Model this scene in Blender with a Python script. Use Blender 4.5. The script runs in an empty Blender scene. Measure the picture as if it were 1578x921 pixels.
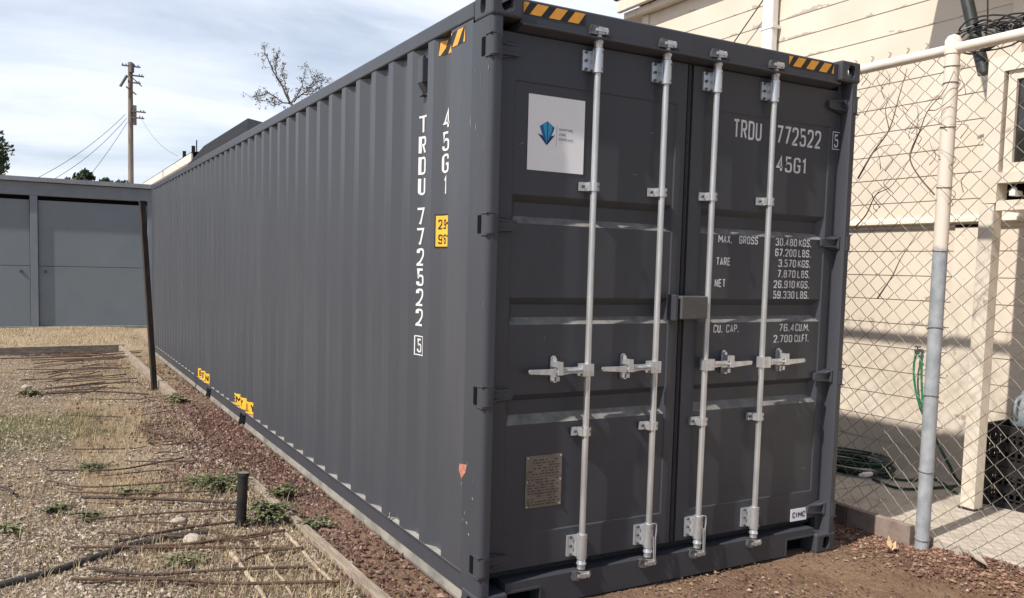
import bpy, bmesh, math, random
import numpy as np
from mathutils import Vector, Matrix
random.seed(7); rng = np.random.default_rng(7)
R = math.radians
S = bpy.context.scene
COL = S.collection
# ------------------------------------------------------------------ camera
W0 = 1578.0
CAM = Vector((-1.793896, -3.398455, 1.658352))
yaw, pit, rol, foc, px0, py0 = 0.5116197, -0.0722050, 0.0263283, 1306.5335, -8.8669, 45.8357
fv = Vector((math.sin(yaw)*math.cos(pit), math.cos(yaw)*math.cos(pit), math.sin(pit)))
rv = Vector((math.cos(yaw), -math.sin(yaw), 0)); uv = rv.cross(fv)
r2 = rv*math.cos(rol)+uv*math.sin(rol); u2 = -rv*math.sin(rol)+uv*math.cos(rol)
cd = bpy.data.cameras.new('camera'); cam = bpy.data.objects.new('camera', cd); COL.objects.link(cam)
M = Matrix((r2, u2, -fv)).transposed().to_4x4(); M.translation = CAM; cam.matrix_world = M
cd.sensor_fit = 'HORIZONTAL'; cd.sensor_width = 36; cd.lens = 36*foc/W0
cd.shift_x = -px0/W0; cd.shift_y = py0/W0
cd.clip_start = 0.05; cd.clip_end = 2000
S.camera = cam
# ------------------------------------------------------------------ world, sun, exposure
SUN = Vector((-1.0, -0.18, 1.18)).normalized()
elev = math.asin(SUN.z); azi = math.atan2(SUN.x, SUN.y)
w = bpy.data.worlds.new('World'); S.world = w; w.use_nodes = True
nt = w.node_tree; nt.nodes.clear()
def N(nt, t, **k):
    n = nt.nodes.new(t)
    for a, b in k.items():
        if a == 'inp':
            for i, v in b.items(): n.inputs[i].default_value = v
        else: setattr(n, a, b)
    return n
out = N(nt, 'ShaderNodeOutputWorld'); bg = N(nt, 'ShaderNodeBackground', inp={1: 0.1})
sky = N(nt, 'ShaderNodeTexSky', sky_type='NISHITA', sun_disc=False, sun_elevation=elev, sun_rotation=azi,
        air_density=1.0, dust_density=1.0, ozone_density=1.2)
tc = N(nt, 'ShaderNodeTexCoord')
sep = N(nt, 'ShaderNodeSeparateXYZ'); nt.links.new(tc.outputs['Generated'], sep.inputs[0])
# clouds projected on a layer: direction.xy / (z + 0.12)
az_ = N(nt, 'ShaderNodeMath', operation='ADD', inp={1: 0.16}); nt.links.new(sep.outputs[2], az_.inputs[0])
mx_ = N(nt, 'ShaderNodeMath', operation='MAXIMUM', inp={1: 0.05}); nt.links.new(az_.outputs[0], mx_.inputs[0])
dx = N(nt, 'ShaderNodeMath', operation='DIVIDE'); dy = N(nt, 'ShaderNodeMath', operation='DIVIDE')
nt.links.new(sep.outputs[0], dx.inputs[0]); nt.links.new(mx_.outputs[0], dx.inputs[1])
nt.links.new(sep.outputs[1], dy.inputs[0]); nt.links.new(mx_.outputs[0], dy.inputs[1])
cmb = N(nt, 'ShaderNodeCombineXYZ'); nt.links.new(dx.outputs[0], cmb.inputs[0]); nt.links.new(dy.outputs[0], cmb.inputs[1])
mp = N(nt, 'ShaderNodeMapping', inp={1: (3.1, 1.7, 0), 2: (0, 0, 0.25), 3: (0.6, 1.1, 1)}); nt.links.new(cmb.outputs[0], mp.inputs[0])
nz = N(nt, 'ShaderNodeTexNoise', inp={'Scale': 1.5, 'Detail': 7, 'Roughness': 0.55, 'Distortion': 0.35}); nt.links.new(mp.outputs[0], nz.inputs[0])
rp = N(nt, 'ShaderNodeValToRGB'); rp.color_ramp.elements[0].position = 0.34; rp.color_ramp.elements[1].position = 0.62
rp.color_ramp.elements[0].color = (0.42, 0.42, 0.42, 1); rp.color_ramp.elements[1].color = (1, 1, 1, 1)
nt.links.new(nz.outputs[0], rp.inputs[0])
# thick cloud veil over the far half of the sky, clearer blue overhead and behind
ve = N(nt, 'ShaderNodeMath', operation='MULTIPLY_ADD', inp={1: 0.55}); nt.links.new(sep.outputs[1], ve.inputs[0])
vz = N(nt, 'ShaderNodeMath', operation='MULTIPLY_ADD', inp={1: -0.75, 2: 0.62}); nt.links.new(sep.outputs[2], vz.inputs[0]); nt.links.new(vz.outputs[0], ve.inputs[2])
vr = N(nt, 'ShaderNodeMapRange', inp={1: -0.15, 2: 0.55, 3: 0.12, 4: 1.0}); nt.links.new(ve.outputs[0], vr.inputs[0])
vm = N(nt, 'ShaderNodeMath', operation='MULTIPLY'); nt.links.new(rp.outputs[0], vm.inputs[0]); nt.links.new(vr.outputs[0], vm.inputs[1])
mixc = N(nt, 'ShaderNodeMixRGB'); mixc.inputs[2].default_value = (8.2, 8.75, 9.9, 1)
nt.links.new(vm.outputs[0], mixc.inputs[0]); nt.links.new(sky.outputs[0], mixc.inputs[1])
nt.links.new(mixc.outputs[0], bg.inputs[0]); nt.links.new(bg.outputs[0], out.inputs[0])
sd = bpy.data.lights.new('sun', 'SUN'); sd.energy = 4.5; sd.angle = R(0.9); sd.color = (1.0, 0.945, 0.86)
so = bpy.data.objects.new('sun', sd); COL.objects.link(so)
so.rotation_euler = SUN.to_track_quat('Z', 'Y').to_euler()
so.location = (-20, -5, 24)
S.view_settings.view_transform = 'Standard'; S.view_settings.look = 'None'
S.view_settings.exposure = 0.25; S.view_settings.gamma = 1.0; S.view_settings.use_curve_mapping = False
S.render.engine = 'CYCLES'

# ------------------------------------------------------------------ helpers
def ray(x, y):
    return fv + r2*((x-789-px0)/foc) - u2*((y-460.5-py0)/foc)
def hit(x, y, ax, v):
    d = ray(x, y); return CAM + d*((v-CAM[ax])/d[ax])
def gz(x, y):
    "height of the yard surface"
    t = min(1, max(0, (0.30-x)/0.5)); t = t*t*(3-2*t)
    z = 0.045*t
    if x > 2.2:
        s = min(1, max(0, (x-2.45)/0.55)); q = min(1, max(0, (-0.15-y)/0.5))
        z += 0.065*s*s*q
    return z
def gnd(x, y):
    p = hit(x, y, 2, 0.03)
    return hit(x, y, 2, gz(p.x, p.y))
class MB:
    def __init__(s): s.v = []; s.f = []; s.m = []
    def add(s, vs, fs, mi=0):
        o = len(s.v); s.v += [tuple(v) for v in vs]; s.f += [tuple(i+o for i in f) for f in fs]; s.m += [mi]*len(fs); return s
    def box(s, a, b, mi=0, rot=None, piv=None):
        x0, y0, z0 = a; x1, y1, z1 = b
        vs = [Vector(p) for p in ((x0,y0,z0),(x1,y0,z0),(x1,y1,z0),(x0,y1,z0),(x0,y0,z1),(x1,y0,z1),(x1,y1,z1),(x0,y1,z1))]
        if rot is not None:
            c = Vector(piv) if piv else sum(vs, Vector())/8
            vs = [c+rot@(v-c) for v in vs]
        return s.add(vs, [(0,3,2,1),(4,5,6,7),(0,1,5,4),(1,2,6,5),(2,3,7,6),(3,0,4,7)], mi)
    def tube(s, path, r, n=8, mi=0, cap=True):
        P = [Vector(p) for p in path]; rs = r if hasattr(r, '__len__') else [r]*len(P)
        vs = []; up = None
        for i, p in enumerate(P):
            t = (P[min(i+1, len(P)-1)]-P[max(i-1, 0)]).normalized()
            if up is None:
                up = Vector((0, 0, 1)) if abs(t.z) < .9 else Vector((1, 0, 0))
            a = t.cross(up).normalized(); b = a.cross(t).normalized(); up = b
            for k in range(n):
                th = 2*math.pi*k/n; vs.append(p+a*math.cos(th)*rs[i]+b*math.sin(th)*rs[i])
        fs = []
        for i in range(len(P)-1):
            for k in range(n):
                fs.append((i*n+k, i*n+(k+1) % n, (i+1)*n+(k+1) % n, (i+1)*n+k))
        if cap:
            fs.append(tuple(range(n))[::-1]); fs.append(tuple((len(P)-1)*n+k for k in range(n)))
        return s.add(vs, fs, mi)
    def extr(s, poly, d, mi=0):
        "closed polygon of 3-D points extruded by vector d"
        n = len(poly); d = Vector(d); vs = [Vector(p) for p in poly]+[Vector(p)+d for p in poly]
        fs = [tuple(range(n)), tuple(range(2*n-1, n-1, -1))]+[(i, i+n, (i+1) % n+n, (i+1) % n) for i in range(n)]
        return s.add(vs, fs, mi)
    def obj(s, name, mats, parent=None, smooth=False, bevel=0, recalc=True, seg=2):
        me = bpy.data.meshes.new(name); me.from_pydata(s.v, [], s.f)
        for m in (mats if isinstance(mats, (list, tuple)) else [mats]): me.materials.append(m)
        if any(s.m): me.polygons.foreach_set('material_index', s.m)
        if recalc:
            bm = bmesh.new(); bm.from_mesh(me); bmesh.ops.recalc_face_normals(bm, faces=bm.faces); bm.to_mesh(me); bm.free()
        if smooth:
            me.polygons.foreach_set('use_smooth', [True]*len(me.polygons))
        o = bpy.data.objects.new(name, me); COL.objects.link(o)
        if parent is not None: o.parent = parent
        if smooth and smooth != 'all':
            md = o.modifiers.new('edge', 'EDGE_SPLIT'); md.split_angle = R(38)
        if bevel:
            b = o.modifiers.new('bevel', 'BEVEL'); b.width = bevel; b.segments = seg; b.limit_method = 'ANGLE'; b.angle_limit = R(40)
            if smooth: b.harden_normals = False
        return o
def tag(o, label, cat, group=None):
    o['label'] = label; o['category'] = cat
    if group: o['group'] = group
    return o
def root(name, label, cat, group=None, loc=(0, 0, 0)):
    o = bpy.data.objects.new(name, None); COL.objects.link(o); o.location = loc; o.empty_display_size = .1
    return tag(o, label, cat, group)
def settle(r, loc):
    "move an empty to its thing's base without moving the children's world places"
    bpy.context.view_layer.update()
    r.location = loc
    for c in r.children:
        c.location = Vector(c.location)-Vector(loc)
def kind(o, k='structure'): o['kind'] = k; return o
# ------------------------------------------------------------------ materials
def mat(name, c1, c2=None, rough=.7, metal=0, scale=20, detail=5, bump=0, bscale=None, coord='Object', stretch=(1, 1, 1), lo=.35, hi=.65, spec=.5, c3=None, c3scale=2, c3lo=.55, c3hi=.7):
    m = bpy.data.materials.new(name); m.use_nodes = True; t = m.node_tree; p = t.nodes['Principled BSDF']
    p.inputs['Roughness'].default_value = rough; p.inputs['Metallic'].default_value = metal
    p.inputs['Specular IOR Level'].default_value = spec
    tcn = N(t, 'ShaderNodeTexCoord'); mpn = N(t, 'ShaderNodeMapping', inp={3: stretch}); t.links.new(tcn.outputs[coord], mpn.inputs[0])
    col = None
    if c2 is None: p.inputs['Base Color'].default_value = (*c1, 1)
    else:
        n = N(t, 'ShaderNodeTexNoise', inp={'Scale': scale, 'Detail': detail, 'Roughness': .6}); t.links.new(mpn.outputs[0], n.inputs[0])
        r = N(t, 'ShaderNodeValToRGB'); r.color_ramp.elements[0].position = lo; r.color_ramp.elements[1].position = hi
        r.color_ramp.elements[0].color = (*c1, 1); r.color_ramp.elements[1].color = (*c2, 1)
        t.links.new(n.outputs[0], r.inputs[0]); col = r.outputs[0]
        if c3:
            n3 = N(t, 'ShaderNodeTexNoise', inp={'Scale': c3scale, 'Detail': 6, 'Roughness': .65}); t.links.new(mpn.outputs[0], n3.inputs[0])
            r3 = N(t, 'ShaderNodeValToRGB'); r3.color_ramp.elements[0].position = c3lo; r3.color_ramp.elements[1].position = c3hi
            t.links.new(n3.outputs[0], r3.inputs[0])
            mxx = N(t, 'ShaderNodeMixRGB'); mxx.inputs[2].default_value = (*c3, 1)
            t.links.new(r3.outputs[0], mxx.inputs[0]); t.links.new(col, mxx.inputs[1]); col = mxx.outputs[0]
        t.links.new(col, p.inputs['Base Color'])
    if bump:
        nb = N(t, 'ShaderNodeTexNoise', inp={'Scale': bscale or scale*3, 'Detail': 4}); t.links.new(mpn.outputs[0], nb.inputs[0])
        b = N(t, 'ShaderNodeBump', inp={'Strength': bump, 'Distance': .01}); t.links.new(nb.outputs[0], b.inputs['Height']); t.links.new(b.outputs[0], p.inputs['Normal'])
    return m
PAINT = (0.054, 0.057, 0.068)
def paint(name, k=1.0, streak=True):
    c = tuple(a*k for a in PAINT)
    m = mat(name, tuple(a*.93 for a in c), tuple(a*1.06 for a in c), rough=.42, scale=1.3, detail=6, stretch=(1, 1, .35),
            c3=(c[0]*1.16+.004, c[1]*1.14+.004, c[2]*1.1+.003), c3scale=5 if streak else 3, c3lo=.52, c3hi=.85, bump=.05, bscale=9, spec=.42)
    return m
m_side = mat('side_paint_sunlit', (0.058, 0.062, 0.073), (0.066, 0.070, 0.081), rough=.38, scale=2.2, detail=6, stretch=(1, 1, .12), bump=.06, bscale=6,
             c3=(0.084, 0.086, 0.095), c3scale=3.5, c3lo=.52, c3hi=.85, spec=.45)  # same paint as the doors, kept lighter for the sunlit side
m_frame = paint('container_frame_paint'); m_door = paint('door_paint_shaded', 1.0)  # same paint as the side, set darker for the shaded doors
m_dust = mat('dusty_rail_paint', (.11, .105, .095), (.27, .245, .205), rough=.85, scale=9, detail=7, lo=.3, hi=.6, stretch=(1, .6, 1))
m_ledge = mat('rail_top_dust', (.22, .21, .195), (.36, .34, .31), rough=.9, scale=12, lo=.3, hi=.7)
m_ledged = mat('pressing_ledge_sunlit', (.13, .125, .12), (.27, .26, .24), rough=.75, scale=14, lo=.3, hi=.7)  # paler than the door: sunlight on the ledges put into the colour
m_black = mat('black_void', (.006, .006, .007), rough=.95, spec=.1)
m_rubber = mat('door_rubber', (.016, .016, .018), (.03, .03, .032), rough=.7, scale=30)
m_galv = mat('galvanised_steel', (.50, .515, .53), (.68, .695, .71), rough=.32, metal=.62, scale=30, detail=5, bump=.08, bscale=140, stretch=(1, 1, .15), c3=(.44, .43, .41), c3scale=9, c3lo=.6, c3hi=.85)
m_cast = mat('dull_cast_steel', (.07, .07, .072), (.20, .20, .20), rough=.5, metal=.6, scale=40)
m_white = mat('white_lettering', (.62, .63, .64), (.78, .78, .78), rough=.6, scale=30)
m_ylw = mat('yellow_vinyl', (.78, .42, .03), (.86, .50, .05), rough=.5, scale=8)
m_org = mat('orange_vinyl', (.74, .33, .035), (.80, .38, .06), rough=.5, scale=40)
m_blk = mat('black_vinyl', (.012, .012, .013), rough=.5)
m_paper = mat('white_paper', (.88, .88, .88), (.9, .9, .9), rough=.6, scale=3)
m_lb = mat('logo_light_blue', (.04, .36, .62), rough=.6); m_db = mat('logo_dark_blue', (.008, .03, .12), rough=.6); m_mb = mat('logo_mid_blue', (.015, .12, .36), rough=.6)
m_gry = mat('logo_grey', (.28, .29, .31), rough=.7)
m_plate = mat('aged_plate_metal', (.17, .145, .115), (.24, .21, .175), rough=.5, metal=.3, scale=12)
m_eng = mat('plate_engraving', (.075, .062, .05), rough=.6)
m_red = mat('orange_red_decal', (.40, .12, .085), (.52, .24, .18), rough=.6, scale=60)
m_scr = mat('bare_scratch', (.32, .30, .29), rough=.6); m_scrp = mat('pinkish_scratch', (.22, .13, .11), rough=.6)

# ------------------------------------------------------------------ ground
def ground():
    xs = sorted(set(list(np.linspace(-400, -8, 10))+list(np.linspace(-8, 4, 121))+list(np.linspace(4, 400, 10))))
    ys = sorted(set(list(np.linspace(-400, -4, 10))+list(np.linspace(-4, 20, 201))+list(np.linspace(20, 900, 14))))
    mb = MB(); r = random.Random(3)
    vs = []
    for y in ys:
        for x in xs:
            z = gz(x, y)
            if -8 < x < 4 and -4 < y < 19: z += .006*(math.sin(x*3.1+y*1.3)+math.sin(x*1.2-y*2.6))+r.uniform(-.003, .003)
            if x > 3.0: z = min(z, 0.0)
            vs.append((x, y, z-.006))
    n = len(xs); fs = [(j*n+i, j*n+i+1, (j+1)*n+i+1, (j+1)*n+i) for j in range(len(ys)-1) for i in range(n-1)]
    mb.add(vs, fs)
    m = bpy.data.materials.new('yard_soil'); m.use_nodes = True; t = m.node_tree; p = t.nodes['Principled BSDF']; p.inputs['Roughness'].default_value = .95
    p.inputs['Specular IOR Level'].default_value = .15
    L = t.links.new
    g = N(t, 'ShaderNodeNewGeometry'); sp = N(t, 'ShaderNodeSeparateXYZ'); L(g.outputs['Position'], sp.inputs[0])
    def noise(sc, det=6, dist=0, st=(1, 1, 1)):
        mpn = N(t, 'ShaderNodeMapping', inp={3: st}); L(g.outputs['Position'], mpn.inputs[0])
        n = N(t, 'ShaderNodeTexNoise', inp={'Scale': sc, 'Detail': det, 'Roughness': .62, 'Distortion': dist}); L(mpn.outputs[0], n.inputs[0]); return n.outputs[0]
    def ramp(v, a, b, ca=(0, 0, 0, 1), cb=(1, 1, 1, 1)):
        r_ = N(t, 'ShaderNodeValToRGB'); r_.color_ramp.elements[0].position = a; r_.color_ramp.elements[1].position = b
        r_.color_ramp.elements[0].color = ca; r_.color_ramp.elements[1].color = cb; L(v, r_.inputs[0]); return r_.outputs[0]
    def mth(op, a, b):
        n = N(t, 'ShaderNodeMath', operation=op)
        for i, q in enumerate((a, b)):
            if isinstance(q, (int, float)): n.inputs[i].default_value = q
            else: L(q, n.inputs[i])
        return n.outputs[0]
    def band(v, a, b, soft):
        # 1 between a and b
        m1 = N(t, 'ShaderNodeMapRange', inp={1: a-soft, 2: a+soft, 3: 0, 4: 1}); m2 = N(t, 'ShaderNodeMapRange', inp={1: b-soft, 2: b+soft, 3: 1, 4: 0})
        L(v, m1.inputs[0]); L(v, m2.inputs[0]); return mth('MULTIPLY', m1.outputs[0], m2.outputs[0])
    def mix(f, a, b):
        n = N(t, 'ShaderNodeMixRGB'); L(f, n.inputs[0]); L(a, n.inputs[1]); L(b, n.inputs[2]); return n.outputs[0]
    wob = mth('MULTIPLY', mth('SUBTRACT', noise(1.6, 5), .5), 1.0)
    X = mth('ADD', sp.outputs[0], wob); Y = mth('ADD', sp.outputs[1], mth('MULTIPLY', wob, 2.2))
    fine = noise(55, 8); mid = noise(7, 8)
    gravel = ramp(fine, .3, .7, (0.150, 0.106, 0.069, 1), (0.463, 0.348, 0.236, 1))
    gravel = mix(ramp(mid, .45, .7), gravel, ramp(fine, .35, .7, (0.240, 0.170, 0.103, 1), (0.504, 0.374, 0.241, 1)))
    straw = ramp(noise(60, 8, .6, (1, .5, 1)), .3, .7, (0.276, 0.202, 0.127, 1), (0.575, 0.448, 0.303, 1))
    green = ramp(fine, .3, .7, (.07, .078, .03, 1), (.23, .22, .10, 1))
    redd = ramp(fine, .3, .68, (.055, .028, .021, 1), (.23, .12, .095, 1))
    dirt = ramp(noise(38, 10, .3), .25, .75, (0.188, 0.120, 0.078, 1), (0.375, 0.252, 0.167, 1))
    dirt = mix(ramp(noise(2.2, 7), .42, .68), dirt, ramp(fine, .3, .7, (0.135, 0.075, 0.050, 1), (0.270, 0.163, 0.110, 1)))
    c = mix(ramp(noise(3.1, 8), .52, .66), gravel, ramp(fine, .3, .7, (0.098, 0.069, 0.048, 1), (0.299, 0.225, 0.162, 1)))
    c = mix(mth('MULTIPLY', band(Y, 12.9, 40, .5), 1), c, straw)
    path = mth('MULTIPLY', mth('MULTIPLY', band(X, -1.35, -.75, .28), band(Y, 2.6, 9.5, .6)), .85)
    c = mix(path, c, straw)
    path2 = mth('MULTIPLY', mth('MULTIPLY', band(X, -1.5, -.45, .35), band(Y, .2, 2.9, .5)), .75); c = mix(path2, c, straw)
    gp = mth('MULTIPLY', mth('MULTIPLY', band(X, -2.7, -1.3, .3), band(Y, 4.7, 6.3, .5)), .8); c = mix(gp, c, green)
    rd = mth('MULTIPLY', band(X, -.72, .3, .18), band(Y, 1.6, 6.6, 1.0)); c = mix(rd, c, redd)
    dd = mth('MULTIPLY', band(sp.outputs[0], -.12, 6, .12), band(sp.outputs[1], -20, 1.5, .3)); 
    dd2 = mth('MULTIPLY', band(X, -.36, 6, .05), band(Y, -20, 2.4, .8)); c = mix(mth('MAXIMUM', dd, dd2), c, dirt)
    L(c, p.inputs['Base Color'])
    b = N(t, 'ShaderNodeBump', inp={'Strength': 1.0, 'Distance': .03}); L(mth('ADD', fine, mth('MULTIPLY', mid, 1.4)), b.inputs['Height']); L(b.outputs[0], p.inputs['Normal'])
    o = mb.obj('ground', m, smooth='all', recalc=False); kind(o)
ground()
# concrete patio behind the fence
m_conc = mat('patio_concrete', (.40, .35, .29), (.52, .46, .39), rough=.9, scale=5, detail=9, bump=.25, bscale=70, c3=(.27, .22, .18), c3scale=3.2, c3lo=.55, c3hi=.75)
mb = MB()
for a, b in ((-3.6, -1.45), (-1.438, .78), (.792, 3.0), (3.012, 9)): mb.box((3.0, a, -.1), (4.56, b, .08))
kind(mb.obj('patio', m_conc, bevel=.008))

# ------------------------------------------------------------------ scatter stuff (stones, chips, blades)
def dens_pts(n, x0, x1, y0, y1, keep=None, pw=1.6):
    pts = []
    while len(pts) < n:
        k = n*3
        X = rng.uniform(x0, x1, k); Y = rng.uniform(y0, y1, k)
        d = np.hypot(X-CAM.x, Y-CAM.y); pr = np.minimum(1, (2.8/d)**pw)
        ok = rng.random(k) < pr
        # inside the picture
        dX = X-CAM.x; dY = Y-CAM.y; dZ = -CAM.z
        zz = dX*fv.x+dY*fv.y+dZ*fv.z; u = (dX*r2.x+dY*r2.y+dZ*r2.z)/np.maximum(zz, .1)*foc+789+px0
        v = 460.5+py0-(dX*u2.x+dY*u2.y+dZ*u2.z)/np.maximum(zz, .1)*foc
        ok &= (zz > .3) & (u > -260) & (u < 1840) & (v < 1080)
        for x, y in zip(X[ok], Y[ok]):
            if keep is None or keep(x, y): pts.append((x, y))
    return pts[:n]
def wav(x, y): return .5+.25*math.sin(x*2.3+1.7*math.sin(y*.9))+.25*math.sin(y*1.9+2.1*math.sin(x*1.3)+x)
def stones(name, pts, r0, r1, mats, flat=.6, sink=.35):
    n = len(pts); base = np.array([(1,0,0),(-1,0,0),(0,1,0),(0,-1,0),(0,0,1),(0,0,-1)], float)
    F = np.array([(0,2,4),(2,1,4),(1,3,4),(3,0,4),(2,0,5),(1,2,5),(3,1,5),(0,3,5)])
    rad = r0+(r1-r0)*rng.random(n)**2.6
    V = base[None]*(1+rng.uniform(-.35, .35, (n, 6, 1)))+rng.uniform(-.3, .3, (n, 6, 3))
    sc = np.stack([rng.uniform(.8, 1.35, n), rng.uniform(.7, 1.1, n), rng.uniform(.45, .9, n)*flat/.6], 1)
    V = V*sc[:, None, :]*rad[:, None, None]
    a = rng.uniform(0, 6.28, n); ca, sa = np.cos(a), np.sin(a)
    X = V[..., 0]*ca[:, None]-V[..., 1]*sa[:, None]; Y = V[..., 0]*sa[:, None]+V[..., 1]*ca[:, None]
    P = np.array(pts); Z0 = np.array([gz(x, y) for x, y in pts])+.004
    V = np.stack([X+P[:, :1], Y+P[:, 1:2], V[..., 2]+(Z0+rad*(.5-sink)*.8)[:, None]], 2).reshape(-1, 3)
    FF = (F[None]+(np.arange(n)*6)[:, None, None]).reshape(-1, 3)
    me = bpy.data.meshes.new(name); me.from_pydata(V.tolist(), [], FF.tolist())
    for m in mats: me.materials.append(m)
    mi = np.repeat(rng.integers(0, len(mats), n), 8); me.polygons.foreach_set('material_index', mi.astype(np.int32))
    o = bpy.data.objects.new(name, me); COL.objects.link(o); kind(o, 'stuff'); return o
def blades(name, pts, h0, h1, wd, mats, lean=.8, zoff=0, per=1, spread=.02):
    vs = []; fs = []; mi = []
    for (x, y) in pts:
        mcl = random.randrange(len(mats))
        for _ in range(per):
            bx = x+random.gauss(0, spread); by = y+random.gauss(0, spread); z = gz(bx, by)+zoff-.003
            h = random.uniform(h0, h1); a = random.uniform(0, 6.28); l = h*random.uniform(.2, 1)*lean
            dx_, dy_ = math.cos(a)*l, math.sin(a)*l; wx, wy = -math.sin(a)*wd/2, math.cos(a)*wd/2
            hh = math.sqrt(max(h*h-l*l, (h*.15)**2)); o = len(vs)
            vs += [(bx-wx, by-wy, z), (bx+wx, by+wy, z), (bx+dx_*.45+wx*.8, by+dy_*.45+wy*.8, z+hh*.65), (bx+dx_*.45-wx*.8, by+dy_*.45-wy*.8, z+hh*.65), (bx+dx_, by+dy_, z+hh)]
            fs += [(o, o+1, o+2, o+3), (o+3, o+2, o+4)]; mi += [mcl, mcl]
    me = bpy.data.meshes.new(name); me.from_pydata(vs, [], fs)
    for m in mats: me.materials.append(m)
    me.polygons.foreach_set('material_index', mi)
    o = bpy.data.objects.new(name, me); COL.objects.link(o); kind(o, 'stuff'); return o
g1 = mat('gravel_tan', (.32, .26, .19), (.46, .38, .285), rough=.9, scale=30); g2 = mat('gravel_grey', (.23, .195, .155), (.35, .305, .25), rough=.9, scale=30)
g3 = mat('gravel_pale', (.48, .41, .32), (.58, .51, .41), rough=.9, scale=30); g4 = mat('gravel_brown', (.15, .11, .085), (.25, .185, .14), rough=.9, scale=30)
l1 = mat('lava_red', (.12, .065, .048), (.20, .115, .085), rough=.95, scale=60); l2 = mat('lava_brown', (.06, .036, .03), (.12, .068, .055), rough=.95, scale=60)
l3 = mat('lava_pink', (.25, .16, .135), (.34, .23, .19), rough=.95, scale=60)
straw1 = mat('straw', (.48, .37, .22), (.64, .52, .33), rough=.9, scale=9); straw2 = mat('straw_dark', (.22, .16, .095), (.38, .285, .18), rough=.9, scale=9)
gr1 = mat('grass_green', (.07, .095, .03), (.15, .17, .06), rough=.8, scale=9); gr2 = mat('grass_olive', (.16, .16, .07), (.26, .24, .11), rough=.8, scale=9)
stones('gravel', dens_pts(52000, -6.5, -.42, .2, 12.2, lambda x, y: not (x > -1.5 and x < -.8 and y > 2.5 and wav(x, y) > .35) and random.random() < .5+.6*wav(x*1.7, y)), .004, .015, (g1, g2, g1, g4, g4, g2, g3))
def lava_keep(x, y):
    e = -.42 if (y < 2.9 or y > 6.6) else -.62-.45*wav(x*.8, y*1.7)
    if x < e: return random.random() < .04
    if y < 2.6: return random.random() < (.16+.30*max(0, y-.6)) * (1.3 if x < -.18 else .7)
    return random.random() < (.35 if y > 6.4 else 1) * (.55+.5*wav(x*3, y*2))
stones('lava_rock', dens_pts(16000, -1.4, .035, .1, 10.5, lava_keep), .004, .019, (l1, l2, l1, l1, l3, l2), flat=.75)
stones('soil_crumbs', dens_pts(9000, -.3, 3.0, -3.0, .04, lambda x, y: random.random() < .25+.9*wav(x*2.5, y*3)), .0022, .009, (mat('soil_a', (.17, .11, .075), rough=.95), mat('soil_b', (.24, .165, .115), rough=.95), l2), flat=.6)
def mulch_keep(x, y): return (y < .9) and x > 2.40+.35*max(0, -y)*.6 and random.random() < (.85 if x > 2.72 else .10+.5*wav(x*4, y*4)*(x > 2.55))
stones('mulch_chips', dens_pts(7500, 2.44, 3.06, -1.9, .9, mulch_keep, pw=.2), .004, .016, (mat('chip_a', (.17, .085, .058), rough=.95), mat('chip_b', (.11, .055, .04), rough=.95), mat('chip_c', (.30, .19, .13), rough=.95)), flat=.5)
stones('soil_clods', dens_pts(420, -.3, 3.0, -3.0, .02, lambda x, y: random.random() < wav(x*2.5, y*3)), .007, .019, (mat('clod_a', (.20, .135, .09), rough=.95), mat('clod_b', (.30, .215, .15), rough=.95), g1), flat=.7)
blades('dry_grass', dens_pts(6000, -7, .2, 12.9, 18.1, lambda x, y: random.random() < .25+.8*wav(x*2, y*2), pw=.3), .02, .07, .005, (straw1, straw2, straw2, gr2, straw1), per=2, spread=.05)
def sk(x, y):
    if y < 3.2 and x > -1.9: return random.random() < (.15+.85*wav(x*1.6+1, y*1.6))*(.45 if x < -1.35 else 1)
    if x < -.5 and x > -1.5 and y > 2.4 and y < 10: return random.random() < wav(x, y)*1.1
    if x > -1.4 and y < 2.4: return random.random() < .8*wav(x*2, y*2)
    if -.85 < x < -.25 and 6 < y < 12: return random.random() < .8
    return random.random() < .14*wav(x*.7, y)
blades('straw_litter', dens_pts(8500, -5, -.1, .4, 12, lambda x, y: sk(x, y) and not (x > -.4 and y < 6.5)), .03, .09, .003, (straw1, straw2, straw2), lean=1.3, per=3, spread=.03)
dk1 = mat('dead_stem', (.10, .07, .045), (.20, .145, .10), rough=.9, scale=9); dk2 = mat('grey_stem', (.24, .20, .16), (.36, .31, .25), rough=.9, scale=9)
blades('twig_litter', dens_pts(1500, -4.5, -.12, .3, 10, lambda x, y: random.random() < wav(x*1.9+2, y*1.3)), .05, .20, .0042, (dk1, dk2, dk1), lean=1.6, spread=.02)
blades('green_grass', dens_pts(2600, -3.2, -1.1, 4.4, 6.6, lambda x, y: math.hypot((x+2.0)/1.1, (y-5.5)/.95) < 1*(.6+.5*wav(x*3, y*3)), pw=.2), .02, .045, .0035, (gr1, gr2, gr2, straw1), per=4, spread=.035)

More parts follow.
